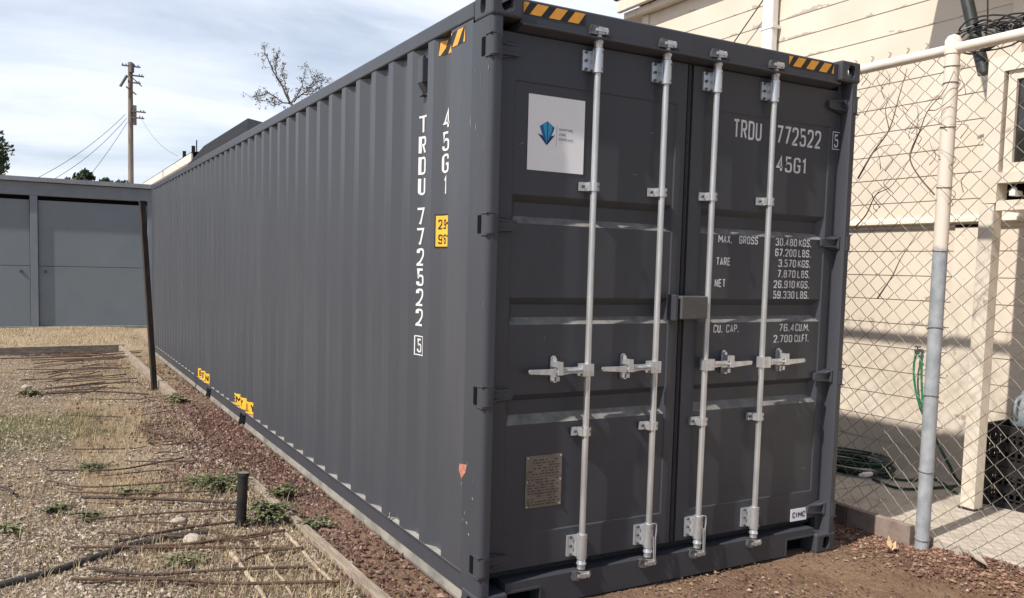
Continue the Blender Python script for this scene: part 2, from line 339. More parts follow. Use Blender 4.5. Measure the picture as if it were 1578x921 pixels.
# ------------------------------------------------------------------ text
# painted stencil-like condensed letters as strokes; a point ending in 's' keeps a sharp corner
GL = {'H': [[(0,0),(0,1)], [(1,0),(1,1)], [(0,.5),(1,.5)]], '0': [[(0,0),(1,0),(1,1),(0,1),'c']], '1': [[(.0,.80),(.75,1,'s'),(.75,0)]], '2': [[(0,.76),(0,1),(1,1),(1,.56),(0,.03,'s'),(0,0,'s'),(1,0)]],
 '3': [[(0,.8),(0,1),(1,1),(1,.53),(.4,.53)], [(.7,.53),(1,.53),(1,0),(0,0),(0,.2)]], '4': [[(.72,0),(.72,1,'s'),(0,.26,'s'),(1,.26)]],
 '5': [[(.95,1),(.06,1,'s'),(.06,.54,'s'),(.1,.60),(1,.60),(1,0),(0,0),(0,.22)]], '6': [[(1,.8),(1,1),(0,1),(0,0),(1,0),(1,.56),(.1,.56)]], '7': [[(0,1),(1,1,'s'),(.32,0)]],
 '8': [[(.06,.54),(.06,1),(.94,1),(.94,.54),'c'], [(0,0),(1,0),(1,.54),(0,.54),'c']], '9': [[(0,.2),(0,0),(1,0),(1,1),(0,1),(0,.44),(.9,.44)]],
 'A': [[(0,0),(.5,1,'s'),(1,0)], [(.2,.28),(.8,.28)]], 'B': [[(0,0,'s'),(0,1,'s'),(.92,1),(.92,.53),(.1,.53)], [(.1,.0),(1,0),(1,.53),(.7,.53)]], 'C': [[(1,.76),(1,1),(0,1),(0,0),(1,0),(1,.24)]],
 'D': [[(0,0,'s'),(0,1,'s'),(1,1),(1,0),'c']], 'E': [[(1,1),(0,1,'s'),(0,0,'s'),(1,0)], [(.05,.52),(.85,.52)]], 'F': [[(1,1),(0,1,'s'),(0,0)], [(.05,.52),(.85,.52)]],
 'G': [[(1,.76),(1,1),(0,1),(0,0),(1,0),(1,.47,'s'),(.55,.47)]], 'I': [[(.5,0),(.5,1)]], 'K': [[(0,0),(0,1)], [(1,1),(.1,.42)], [(.3,.58),(1,0)]], 'L': [[(0,1),(0,0,'s'),(1,0)]],
 'M': [[(0,0),(0,1)], [(1,0),(1,1)], [(0,1),(.5,.38,'s'),(1,1)]], 'N': [[(0,0),(0,1)], [(0,1),(1,0)], [(1,0),(1,1)]], 'O': [[(0,0),(1,0),(1,1),(0,1),'c']], 'P': [[(0,0),(0,1,'s'),(1,1),(1,.47),(.05,.47)]],
 'R': [[(0,0),(0,1,'s'),(1,1),(1,.5),(.05,.5)], [(.5,.5),(1,0)]], 'S': [[(1,.78),(1,1),(0,1),(0,.54),(1,.5),(1,0),(0,0),(0,.22)]], 'T': [[(-.05,1),(1.05,1)], [(.5,1),(.5,0)]],
 'U': [[(0,1),(0,0),(1,0),(1,1)]], 'X': [[(0,0),(1,1)], [(0,1),(1,0)]], 'Y': [[(0,1),(.5,.45,'s'),(.5,0)], [(1,1),(.55,.5)]], 'Z': [[(0,1),(1,1,'s'),(0,0,'s'),(1,0)]],
 '.': [[(.0,-.07),(.0,.10)]], "'": [[(0,.75),(0,1)]], '"': [[(0,.75),(0,1)], [(.3,.75),(.3,1)]], 'm': [[(0,0),(0,.6)], [(0,.5),(.3,.6),(.5,.5),(.5,0)], [(.5,.5),(.8,.6),(1,.5),(1,0)]]}
NARROW = {'1': .5, '.': .0, "'": .0, '"': .3, 'I': .5, 'm': 1.1, 'M': 1.6}
def glyph(ch, x, cw, h, th):
    V = []; F = []
    for li, st in enumerate(GL[ch]):
        closed = st[-1] == 'c'; st = [p for p in st if p != 'c']; n = len(st)
        P = [Vector((x+p[0]*cw, p[1]*h)) for p in st]; sharp = [len(p) == 3 for p in st]; Q = []
        for i in range(n):
            if (not closed and i in (0, n-1)) or sharp[i]: Q.append(P[i]); continue
            a = P[i-1]-P[i]; b = P[(i+1) % n]-P[i]; r = min(cw*.42, a.length*.5, b.length*.5)
            a = P[i]+a.normalized()*r; b = P[i]+b.normalized()*r
            for k in range(5): t = k/4; Q.append(a*(1-t)**2+P[i]*2*t*(1-t)+b*t*t)
        R_ = [Q[0]]
        for q in Q[1:]:
            if (q-R_[-1]).length > 1e-5: R_.append(q)
        if closed and (R_[0]-R_[-1]).length < 1e-5: R_.pop()
        n = len(R_); o = len(V)
        for i in range(n):
            a = R_[i]-R_[i-1] if (i or closed) else R_[1]-R_[0]; b = R_[(i+1) % n]-R_[i] if (i < n-1 or closed) else a
            a = a.normalized(); b = b.normalized(); m_ = a+b; m_ = m_.normalized() if m_.length > 1e-4 else a; nn = Vector((-m_.y, m_.x)); k = th/2/max(.45, nn.dot(Vector((-a.y, a.x))))
            V += [(*(R_[i]+nn*k), li*.0004), (*(R_[i]-nn*k), li*.0004)]
        for i in range(n if closed else n-1):
            j = (i+1) % n; F.append((o+2*i, o+2*i+1, o+2*j+1, o+2*j))
    return V, F
def text_geo(s, w=None, h=1.0, bold=.012, sp=1.0):
    th = h*((.125 if h > .06 else .145)+max(0, bold-.012)*1.5); cw = .36*h; V = []; F = []; x = 0
    for ch in s:
        if ch == ' ': x += .5*h; continue
        g = NARROW.get(ch, 1)*cw; v, f = glyph(ch, x, g, h-th, th); o = len(V); V += v; F += [tuple(i+o for i in q) for q in f]; x += g+th+.115*h
    x0 = min(v[0] for v in V); x1 = max(v[0] for v in V); k = (w/(x1-x0)) if w else 1
    return [((v[0]-x0)*k, v[1]+th/2, v[2]) for v in V], F
# ------------------------------------------------------------------ container
CL, CW, CH = 12.192, 2.438, 2.896
cont = root('shipping_container', 'dark grey high cube steel shipping container with closed double doors, standing in the yard', 'shipping container')
DOY = .078          # door skin plane
XO = .005           # outer face of the corrugation
BP = []             # corrugation breakpoints (y, depth)
y0c = .702-.2785*2+.0
BP.append((.19, 0))
k = -1
while True:
    a = .702+.2785*k
    if a+.21 > CL-.2: break
    BP += [(a, 0), (a+.068, .036), (a+.138, .036), (a+.206, 0)]
    k += 1
BP.append((CL-.19, 0))
def sx(y):
    for (a, da), (b, db) in zip(BP, BP[1:]):
        if a <= y <= b: return XO+da+(db-da)*(y-a)/(b-a)
    return XO
def side(x_of, name):
    mb = MB(); vs = []; zz = [.18, 2.80]
    for z in zz:
        for y, d in BP: vs.append((x_of(d), y, z))
    n = len(BP); mb.add(vs, [(i, i+1, n+i+1, n+i) for i in range(n-1)])
    return mb.obj(name, m_side, cont, recalc=False)
side(lambda d: XO+d, 'side_panel')
side(lambda d: CW-XO-d, 'side_panel')
# end wall at the far end, roof, floor
mb = MB(); xs_ = []; x = .16; vs = []
prof = [(.1, 0)]
while x < CW-.3: prof += [(x, 0), (x+.07, .036), (x+.14, .036), (x+.21, 0)]; x += .28
prof.append((CW-.1, 0)); n = len(prof)
mb.add([(a, CL-.02-d, z) for z in (.16, 2.8) for a, d in prof], [(i, i+1, n+i+1, n+i) for i in range(n-1)]); mb.obj('end_panel', m_side, cont)
mb = MB(); prof = []; y = .16
while y < CL-.2: prof += [(y, 2.868), (y+.09, 2.868), (y+.105, 2.85), (y+.19, 2.85), (y+.205, 2.868)]; y += .209
prof = [p for i, p in enumerate(prof) if i == 0 or p[0] > prof[i-1][0]+1e-5]; n = len(prof)
mb.add([(xx, a, z) for xx in (.055, CW-.055) for a, z in prof], [(i, i+1, n+i+1, n+i) for i in range(n-1)]); mb.obj('roof_panel', m_side, cont)
MB().box((.06, .16, .10), (CW-.06, CL-.06, .16)).obj('floor', m_black, cont)
# top rails
for s_ in (0, 1):
    mb = MB(); a, b = (.0, .062) if s_ == 0 else (CW-.062, CW)
    mb.box((a, .178, 2.802), (b, CL-.178, 2.878)); mb.obj('top_rail', m_frame, cont, bevel=.007)
# bottom rails: top face, web, flange; fork pockets at two places
def brail(mir):
    f = (lambda x: CW-x) if mir else (lambda x: x)
    mb = MB(); pk = [(4.95, 5.22), (6.78, 7.05)]
    segs = [(.178, pk[0][0]), (pk[0][1], pk[1][0]), (pk[1][1], CL-.178)]
    for a, b in segs:
        pr = [(.004, .188), (.075, .190), (.075, .035), (.0, .035), (-.002, .050), (.011, .088), (.014, .168), (.004, .176)]
        n = len(pr)
        vs = [(f(x), y, z) for y in (a, b) for x, z in pr]
        fs = [(i, (i+1) % n, n+(i+1) % n, n+i) for i in range(n)]
        mi = [2, 0, 0, 1, 1, 0, 0, 0]
        o = len(mb.v)
        for q, m_ in zip(fs, mi): mb.add([], [], 0); mb.f.append(tuple(i+o for i in q)); mb.m.append(m_)
        mb.v += vs
        mb.f += [tuple(o+i for i in range(n))[::-1], tuple(o+n+i for i in range(n))]; mb.m += [0, 0]
    for a, b in pk:
        mb.box((min(f(.004), f(.075)), a, .150), (max(f(.004), f(.075)), b, .19), 0)
        mb.box((min(f(.06), f(.09)), a-.01, .035), (max(f(.06), f(.09)), b+.01, .15), 3)
    return mb.obj('bottom_rail', [m_frame, m_dust, m_ledge, m_black], cont)
brail(False); brail(True)
# corner castings with oval apertures
def casting(cx, cy, cz):
    x0 = 0 if cx == 0 else CW-.162; y0 = 0 if cy == 0 else CL-.178; z0 = 0 if cz == 0 else CH-.118
    def ev(mb, nm, mods, bev=0):
        o = mb.obj(nm, m_frame, None, bevel=bev)
        return o
    o = MB().box((x0, y0, z0), (x0+.162, y0+.178, z0+.118)).obj('corner_casting', m_frame, None, bevel=.013, seg=3)
    cutters = []
    c1 = MB().box((x0+.026, y0+.026, z0+.026), (x0+.136, y0+.152, z0+.092)).obj('c', m_black, None); cutters.append(c1)
    def oval(c, ax, lx, lz, thru):
        pts = []
        hx, hz = lx/2, lz/2; r = min(hx, hz)*.95
        for qx, qz, a0 in ((1, 1, 0), (-1, 1, 90), (-1, -1, 180), (1, -1, 270)):
            for i in range(6):
                th = R(a0+i*18); pts.append((qx*(hx-r)+r*math.cos(th), qz*(hz-r)+r*math.sin(th)))
        mb = MB()
        if ax == 0: mb.extr([(c[0]-thru/2, c[1]+a, c[2]+b) for a, b in pts], (thru, 0, 0))
        if ax == 1: mb.extr([(c[0]+a, c[1]-thru/2, c[2]+b) for a, b in pts], (0, thru, 0))
        if ax == 2: mb.extr([(c[0]+a, c[1]+b, c[2]-thru/2) for a, b in pts], (0, 0, thru))
        return mb.obj('c', m_black, None)
    ex = x0 if cx == 0 else x0+.162; ey = y0 if cy == 0 else y0+.178
    cutters.append(oval((ex, y0+.089, z0+.059), 0, .051, .079, .09))
    cutters.append(oval((x0+.081, ey, z0+.059), 1, .064, .079, .09))
    ez = z0+(.118 if cz else 0)
    cutters.append(oval((x0+.081, y0+.089, ez), 2, .064, .124, .08))
    for c in cutters:
        b = o.modifiers.new('b', 'BOOLEAN'); b.object = c; b.operation = 'DIFFERENCE'; b.solver = 'EXACT'
    bpy.context.view_layer.update(); dg = bpy.context.evaluated_depsgraph_get()
    me = bpy.data.meshes.new_from_object(o.evaluated_get(dg)); me.name = 'corner_casting'
    o.modifiers.clear(); o.data = me; o.parent = cont
    for c in cutters: bpy.data.objects.remove(c)
    return o
for a in (0, 1):
    for b in (0, 1):
        for c in (0, 1): casting(a, b, c)
# corner posts (front ones rounded J section)
for s_ in (0, 1):
    f = (lambda x: x) if s_ == 0 else (lambda x: CW-x)
    pts = [(.003, .192)]
    r_ = .028
    for i in range(7):
        th = R(180+i*15); pts.append((.003+r_+r_*math.cos(th), .003+r_+r_*math.sin(th)))
    pts += [(.058, .003), (.064, .012), (.066, .075), (.09, .082), (.09, .12), (.045, .12), (.045, .192)]
    mb = MB(); mb.extr([(f(x), y, .118) for x, y in pts], (0, 0, CH-.236)); mb.obj('corner_post', m_frame, cont, smooth=True)
    mb = MB(); mb.box((f(.003) if s_ == 0 else f(.12), CL-.192, .118), (f(.12) if s_ == 0 else f(.003), CL-.004, CH-.118)); mb.obj('corner_post', m_frame, cont, bevel=.01)
# header and sill
mb = MB(); mb.extr([(.162, y, z) for y, z in ((.028, 2.768), (.028, 2.874), (.036, 2.882), (.16, 2.882), (.16, 2.70), (.09, 2.70), (.09, 2.738), (.05, 2.742), (.004, 2.756), (.002, 2.765))], (CW-.324, 0, 0))
mb.obj('door_header', m_frame, cont, bevel=.003)
mb = MB(); mb.extr([(0, 0, 0)]*0 or [(x, .028, z) for x, z in ((.352, .012), (.352, .106), (.162, .106), (.162, .152), (CW-.162, .152), (CW-.162, .108), (CW-.392, .108), (CW-.392, .012))], (0, .12, 0))
mb.box((.35, .026, .10), (.162, .031, .112)) ; mb.box((2.05, .022, .106), (CW-.163, .032, .116)); mb.box((2.041, .022, .014), (2.05, .032, .116)); mb.box((.352, .022, .014), (.36, .032, .112)); mb.box((.165, .022, .104), (.352, .032, .114))
mb.obj('door_sill', m_frame, cont)
MB().box((.162, .12, .0), (.352, .15, .104)).obj('sill_pocket', m_black, cont); MB().box((CW-.392, .12, .0), (CW-.162, .15, .106)).obj('sill_pocket', m_black, cont)
MB().box((.067, .13, .15), (CW-.067, .14, 2.74)).obj('door_gasket', m_rubber, cont)
# ---- doors
def door(x0, x1, px0_, px1_, name='door'):
    mb = MB(); zb, zt = .20, 2.735
    F0 = DOY-.006
    # frame strips, proud of the skin by 6 mm, mitred into the skin by a small slope
    A, B = px0_, px1_; C_, D_ = .365, 2.525
    # front: outer frame as four quads
    o = [(x0, F0, zb), (x1, F0, zb), (x1, F0, zt), (x0, F0, zt)]; i_ = [(A, F0, C_), (B, F0, C_), (B, F0, D_), (A, F0, D_)]
    j_ = [(A+.006, DOY, C_+.006), (B-.006, DOY, C_+.006), (B-.006, DOY, D_-.006), (A+.006, DOY, D_-.006)]
    mb.add(o+i_+j_, [(0, 1, 5, 4), (1, 2, 6, 5), (2, 3, 7, 6), (3, 0, 4, 7), (4, 5, 9, 8), (5, 6, 10, 9), (6, 7, 11, 10), (7, 4, 8, 11)])
    # outer side faces
    bk = [(x, DOY+.045, z) for x, _, z in o]
    mb.add(o+bk, [(0, 4, 5, 1), (1, 5, 6, 2), (2, 6, 7, 3), (3, 7, 4, 0)])
    a, b = A+.006, B-.006; c, d = C_+.006, D_-.006
    P = [(2.003, 1.968, 1.902, 1.868), (1.518, 1.483, 1.422, 1.388), (1.052, 1.02, .950, .906)]
    top = d; e = .03; dep = DOY+.036
    for p in P:
        mb.add([(a, DOY, p[0]), (b, DOY, p[0]), (b, DOY, top), (a, DOY, top)], [(0, 1, 2, 3)])
        T = [(a, DOY, p[0]), (b, DOY, p[0])]; T2 = [(a+e, dep, p[1]), (b-e, dep, p[1])]; U2 = [(a+e, dep, p[2]), (b-e, dep, p[2])]; U = [(a, DOY, p[3]), (b, DOY, p[3])]
        mb.add(T+T2+U2+U, [(0, 1, 3, 2), (2, 3, 5, 4), (0, 2, 4, 6), (1, 7, 5, 3)]); mb.add(U2+U, [(0, 1, 3, 2)], 1)
        top = p[3]
    mb.add([(a, DOY, c), (b, DOY, c), (b, DOY, top), (a, DOY, top)], [(0, 1, 2, 3)])
    return mb.obj(name, [m_door, m_ledged], cont, recalc=False)
d1 = door(.094, 1.196, .165, 1.135); d2 = door(1.238, CW-.094, 1.325, 2.290)
d1['label'] = 'left door leaf with logo poster and data plate'; d2['label'] = 'right door leaf with white weight lettering'
# door edge seals
mb = MB(); mb.box((1.197, .086, .2), (1.237, .12, 2.735)); mb.tube([(1.217, .085, .2), (1.217, .085, 2.735)], .014, 8)
mb.obj('door_seal', m_rubber, cont, smooth=True)
for xa, xb in ((.067, .093), (CW-.093, CW-.067)): MB().box((xa, .094, .2), (xb, .12, 2.735)).obj('door_seal', m_rubber, cont)
# hinges
def hinge(z, par, mir):
    f = (lambda x: CW-x) if mir else (lambda x: x)
    mb = MB()
    h = .043
    # knuckle
    mb.tube([(f(.030), .026, z-h), (f(.030), .026, z+h)], .0305, 12)
    # blade, tapering
    poly = [(.03, z-h), (.085, z-h), (.19, z-h*.45), (.19, z+h*.45), (.085, z+h), (.03, z+h)]
    mb.extr([(f(x), .052, zz) for x, zz in poly], (0, .019, 0))
    mb.extr([(f(x), .028, zz) for x, zz in ((.04, z-h*.95), (.075, z-h*.8), (.075, z+h*.8), (.04, z+h*.95))], (0, .03, 0))
    for sg in (-1, 1):
        mb.extr([(f(x), y, z+sg*h*(.86 if x < .1 else .5)-.004) for x, y in ((.05, .03), (.10, .042), (.18, .052), (.05, .052))], (0, 0, .008))
    o = mb.obj('hinge', m_frame, par, smooth=True)
    for sg in (-1, 1):
        mb = MB(); mb.box((min(f(-.003), f(.05)), .002, z+sg*(h+.006)-.004), (max(f(-.003), f(.05)), .055, z+sg*(h+.006)+.004))
        mb.obj('hinge_lug', m_frame, cont, bevel=.002)
    MB().box((min(f(-.0008), f(.0035)), .062, z-h+.002), (max(f(-.0008), f(.0035)), .092, z+h-.002)).obj('hinge_slot', m_black, cont)
for z in (2.651, 1.853, 1.06, .257): hinge(z, d1, False); hinge(z, d2, True)
# locking bars
RY = .03
def bar(x, par, hd, loop):
    mb = MB(); mb.tube([(x, RY, .16), (x, RY, 2.79)], .0158, 14); mb.obj('locking_bar', m_galv, par, smooth=True)
    def br(z, h, big):
        mb = MB()
        if big:
            mb.tube([(x, RY, z-h/2), (x, RY, z+h/2)], .026, 14)
            mb.box((x-.068, .058, z-h/2+.01), (x+.03, .071, z+h/2-.01))
            mb.box((x-.03, .03, z-h/2+.012), (x-.012, .06, z+h/2-.012)); mb.box((x+.010, .03, z-h/2+.012), (x+.026, .06, z+h/2-.012))
            for zz in (-.35, 0, .35): mb.tube([(x-.05, .058, z+zz*h), (x-.05, .05, z+zz*h)], .0075, 6, 1)
            for zz in (-.35, .35): mb.tube([(x+.012, .02, z+zz*h), (x+.012, .0, z+zz*h)], .0045, 6, 1)
        else:
            mb.tube([(x, RY, z-h/2), (x, RY, z+h/2)], .022, 14)
            mb.box((x-.062, .054, z-h/2), (x+.032, .071, z+h/2)); mb.box((x-.03, .02, z-h/2), (x+.026, .056, z+h/2))
            mb.tube([(x-.047, .054, z), (x-.047, .046, z)], .008, 6, 1); mb.tube([(x+.014, .02, z), (x+.014, .012, z)], .006, 6, 1)
        mb.obj('bar_bracket', [m_galv, m_cast], par, smooth=True, bevel=.0025)
    br(2.66, .115, True); br(2.06, .042, False); br(.857, .042, False); br(.275, .125, True)
    # collars
    for z, s in ((2.745, 1), (.185, -1)):
        mb = MB(); mb.tube([(x, RY, z-.024), (x, RY, z-.006), (x, RY, z+.002), (x, RY, z+.026)], [.021, .021, .026, .018], 12)
        zc = z+s*.052
        mb.box((x-.018, .006, zc-.016), (x+.018, .044, zc+.018)); mb.box((x-.034, .0, zc-.006), (x+.036, .014, zc+.008)); mb.tube([(x+.03, .01, zc-.014), (x+.03, .01, zc+.016)], .009, 8)
        mb.obj('cam_latch', m_galv, par, smooth=True, bevel=.002)
        mb = MB(); mb.extr([(x-.058, .012, zc-.02), (x-.022, .004, zc-.022), (x-.02, .004, zc+.018), (x-.05, .012, zc+.024), (x-.062, .014, zc)], (0, .03, 0)); mb.obj('cam_keeper', m_cast, cont, smooth=True, bevel=.004); mb = MB(); mb.extr([(x+.022, .012, zc-.018), (x+.058, .016, zc-.01), (x+.052, .016, zc+.016), (x+.022, .008, zc+.02)], (0, .026, 0))
        mb.obj('cam_keeper', m_cast, cont, smooth=True, bevel=.004)
    # handle
    zh = 1.166; s = hd; L = .335
    mb = MB()
    mb.box((min(x-.02*s, x+.045*s), .004, zh-.03), (max(x-.02*s, x+.045*s), .05, zh+.03))
    mb.tube([(x+.012*s, .002, zh), (x+.012*s, .0, zh)], .011, 8)
    mb.obj('handle_hub', m_galv, par, smooth=True, bevel=.005)
    mb = MB(); poly = [(.03, -.017), (.10, -.012), (.16, -.02), (.21, -.018), (L, -.010), (L+.004, .0), (L, .010), (.21, .010), (.16, .018), (.10, .016), (.03, .020)]
    mb.extr([(x+a*s, .006+a*.04, zh+b) for a, b in poly], (0, .013, 0)); mb.tube([(x+.05*s, .006, zh+.004), (x+.19*s, .012, zh-.002)], [.010, .006], 8)
    mb.obj('handle', m_galv, par, smooth=True, bevel=.003)
    xc = x+.178*s if s < 0 else x+.168*s
    mb = MB(); pts = []
    for i in range(16): th = i*2*math.pi/16; pts.append((xc+.016*math.cos(th), .066, zh+.005+(.05 if math.sin(th) > 0 else -.05)+.016*math.sin(th)))
    mb.extr(pts, (0, .008, 0)); mb.box((xc-.012, .0, zh+.018), (xc+.012, .07, zh+.045)); mb.box((xc-.010, .022, zh-.05), (xc+.010, .07, zh-.028))
    mb.extr([(xc-.014, -.004, zh-.018), (xc+.014, -.004, zh-.018), (xc+.012, -.004, zh+.046), (xc-.012, -.004, zh+.046)], (0, .008, 0))
    mb.tube([(xc, .06, zh+.052), (xc, .05, zh+.052)], .010, 8); mb.tube([(xc, .06, zh-.048), (xc, .045, zh-.048)], .012, 10)
    mb.obj('handle_catch', m_galv, par, smooth=True, bevel=.002)
    if loop:
        mb = MB(); zz = .305
        for sg in (-1, 1): mb.tube([(x+sg*.024, -.002, zz+.035), (x+sg*.024, -.004, zz), (x+.012+sg*.006, -.006, zz-.035), (x+.018+sg*.004, -.004, zz-.15)], .004, 6)
        mb.tube([(x-.024, -.002, zz+.035), (x, -.003, zz+.042), (x+.024, -.002, zz+.035)], .004, 6)
        mb.obj('seal_loop', m_galv, par, smooth=True)
for x, p_, s_, lp in ((.598, d1, -1, 0), (1.020, d1, -1, 1), (1.362, d2, 1, 1), (1.782, d2, 1, 0)): bar(x, p_, s_, lp)
# lock box
mb = MB(); mb.box((1.147, -.012, 1.412), (1.327, .07, 1.534)); lb = mb.obj('lock_box', mat('lock_box_paint', (.075, .074, .074), (.095, .093, .092), rough=.5, scale=9), d2, bevel=.007)
mb = MB(); mb.box((1.112, -.004, 1.405), (1.132, .07, 1.54)); mb.obj('lock_bracket', m_frame, d1, bevel=.004)
# ---- markings on the doors
def door_text(items, name, par, m=m_white, y=DOY-.0015):
    mb = MB()
    for s, x, z, w_, h, bold in items:
        V, F = text_geo(s, w_, h, bold); mb.add([(x+a, y-e, z+b) for a, b, e in V], F)
    return mb.obj(name, m, par, recalc=False)
door_text([('TRDU', 1.540, 2.392, .205, .102, .014)], 'owner_code', d2); door_text([('772522', 1.868, 2.392, .352, .102, .014)], 'serial_number', d2); door_text([('45G1', 1.868, 2.238, .237, .088, .014)], 'size_code', d2)
mb = MB(); V, F = text_geo('5', .034, .075, .012); mb.add([(2.326+a, DOY-.0075-e, 2.412+b) for a, b, e in V], F)
for a, b in (((2.310, 2.399), (2.3145, 2.502)), ((2.372, 2.399), (2.3765, 2.502)), ((2.3145, 2.399), (2.372, 2.4035)), ((2.3145, 2.4975), (2.372, 2.502))):
    mb.add([(a[0], DOY-.0075, a[1]), (b[0], DOY-.0075, a[1]), (b[0], DOY-.0075, b[1]), (a[0], DOY-.0075, b[1])], [(0, 1, 2, 3)])
mb.obj('check_digit', m_white, d2, recalc=False)
rows = []
zr = 1.822
vals = [('30.480', 'KGS.'), ('67.200', 'LBS.'), ('3.570', 'KGS.'), ('7.870', 'LBS.'), ('26.910', 'KGS.'), ('59.330', 'LBS.')]
for i, (a, b) in enumerate(vals):
    z = zr-i*.0602; wn = .172 if len(a) == 6 else .142
    rows += [(a, 2.067-wn, z, wn, .044, .008), (b, 2.082, z, .102, .044, .008)]
rows += [('MAX.', 1.462, 1.822, .098, .044, .008), ('GROSS', 1.615, 1.822, .142, .044, .008), ('TARE', 1.456, 1.70, .098, .044, .008), ('NET', 1.449, 1.582, .076, .044, .008)]
rows += [('CU. CAP.', 1.454, 1.332, .187, .044, .008), ('76.4', 1.958, 1.332, .118, .044, .008), ('CU.M.', 2.088, 1.332, .114, .044, .008), ('2.700', 1.915, 1.268, .152, .044, .008), ('CU.FT.', 2.085, 1.268, .118, .044, .008)]
for q in rows: door_text([q], 'weight_lettering', d2)
# maker sticker
mb = MB(); mb.box((2.122, DOY-.0085, .196), (2.256, DOY-.0062, .270)); st = mb.obj('maker_sticker', m_paper, d2)
V, F = text_geo('CIMC', .105, .034, .03); mb = MB(); mb.add([(2.136+a, DOY-.0095-e, .216+b) for a, b, e in V], F); mb.obj('sticker_lettering', m_db, d2, recalc=False)
# data plate
mb = MB(); mb.box((.285, DOY-.005, .490), (.493, DOY-.001, .748)); dp = mb.obj('data_plate', m_plate, d1, bevel=.002)
mb = MB(); r = random.Random(5)
for i, z in enumerate(np.linspace(.725, .505, 17)):
    if i in (6,): mb.box((.287, DOY-.0065, z-.001), (.491, DOY-.0052, z+.001)); continue
    x = .297+(.03 if i < 4 else 0)
    while x < .478:
        l = r.uniform(.008, .03); 
        if x+l > .482: break
        if r.random() < .8: mb.box((x, DOY-.0062, z-.0032), (x+l, DOY-.0052, z+.0032))
        x += l+r.uniform(.004, .012)
mb.obj('plate_engraving', m_eng, d1)
mb = MB()
for x in (.294, .484):
    for z in (.499, .62, .739): mb.tube([(x, DOY-.005, z), (x, DOY-.009, z)], .0045, 8)
mb.obj('plate_rivet', m_galv, d1, smooth=True)
# hazard stripes on header
def stripes_front(x0, x1, z0, z1, first):
    y = .0265; mb = MB(); mb.box((x0, y, z0), (x1, y+.001, z1), 0)
    w_ = .062; pit_ = .104; x = x0-.072; h = z1-z0
    while x < x1+.02:
        q = [(x, z0+.002), (x+w_, z0+.002), (x+w_+h*.75, z1-.002), (x+h*.75, z1-.002)]
        q = [(min(max(a, x0), x1), b) for a, b in q]
        if q[1][0]-q[0][0] > .004 or q[2][0]-q[3][0] > .004: mb.add([(a, y-.0008, b) for a, b in q], [(0, 1, 2, 3)], 1)
        x += pit_
    return mb.obj('hazard_stripe', [m_blk, m_org], cont, recalc=False)
stripes_front(.175, .515, 2.812, 2.868, 0); stripes_front(1.876, 2.238, 2.812, 2.868, 0)
# ---- markings on the corrugated side, folded over its profile
def fold(V, F, yl, z0, off, name, m, mats=None, mi=None, par=cont):
    "V in (u,v); u runs towards -Y from yl"
    bm = bmesh.new(); vv = [bm.verts.new((v[2] if len(v) > 2 else 0, yl-v[0], z0+v[1])) for v in V]
    for i, f in enumerate(F):
        try: q = bm.faces.new([vv[k] for k in f]); q.material_index = mi[i] if mi else 0
        except ValueError: pass
    ys = [v.co.y for v in bm.verts]; a, b = min(ys), max(ys)
    for y, _ in BP:
        if a < y < b:
            bmesh.ops.bisect_plane(bm, geom=bm.verts[:]+bm.edges[:]+bm.faces[:], plane_co=(0, y, 0), plane_no=(0, 1, 0))
    for v in bm.verts: v.co.x = sx(v.co.y)-off-v.co.x
    me = bpy.data.meshes.new(name); bm.to_mesh(me); bm.free()
    for q in (mats or [m]): me.materials.append(q)
    o = bpy.data.objects.new(name, me); COL.objects.link(o); o.parent = par; return o
def vtext(s, yc, ztop, pitch, h, wd, name, gap_after=None, gap=0):
    AV = []; AF = []; z = ztop
    for i, ch in enumerate(s):
        ww = wd*.36 if ch == '1' else wd
        V, F = text_geo(ch, ww, h, .012); o = len(AV)
        AV += [(a+(wd-ww)/2, b+z-h, e) for a, b, e in V]; AF += [tuple(q+o for q in f) for f in F]
        z -= pitch
        if gap_after is not None and i == gap_after: z -= gap
    return fold(AV, AF, yc+wd/2, 0, .002, name, m_white)
vtext('TRDU772522', .822, 2.452, .1085, .094, .074, 'side_number', 3, .052)
vtext('45G1', .535, 2.443, .1105, .096, .07, 'side_size_code')
V, F = text_geo('5', .05, .075, .012); V = [(a+.018, b+.016, e) for a, b, e in V]; F = list(F); n = len(V)
W_, H_ = .086, .107
for a, b, c, d in ((0, 0, .006, H_), (W_-.006, 0, W_, H_), (.006, 0, W_-.006, .006), (.006, H_-.006, W_-.006, H_)):
    o = len(V); V += [(a, b, 0), (c, b, 0), (c, d, 0), (a, d, 0)]; F.append((o, o+1, o+2, o+3))
fold(V, F, .822+.043, 1.170, .002, 'side_check_digit', m_white)
# height sticker
V = [(0, 0), (.135, 0), (.135, .172), (0, .172), (.008, .008), (.127, .008), (.127, .164), (.008, .164)]
fold(V[:4], [(0, 1, 2, 3)], .605, 1.748, .0015, 'height_sticker_border', m_blk)
fold(V[4:], [(0, 1, 2, 3)], .605, 1.748, .0025, 'height_sticker', m_ylw)
AV = []; AF = []
for s, u, v, w_, h in (('2.9', .022, .095, .07, .05), ('m', .096, .118, .022, .02), ("9'6\"", .024, .02, .085, .05)):
    V, F = text_geo(s, w_, h, .015); o = len(AV); AV += [(a+u, b+v, e) for a, b, e in V]; AF += [tuple(q+o for q in f) for f in F]
fold(AV, AF, .605, 1.748, .0035, 'height_lettering', m_blk)
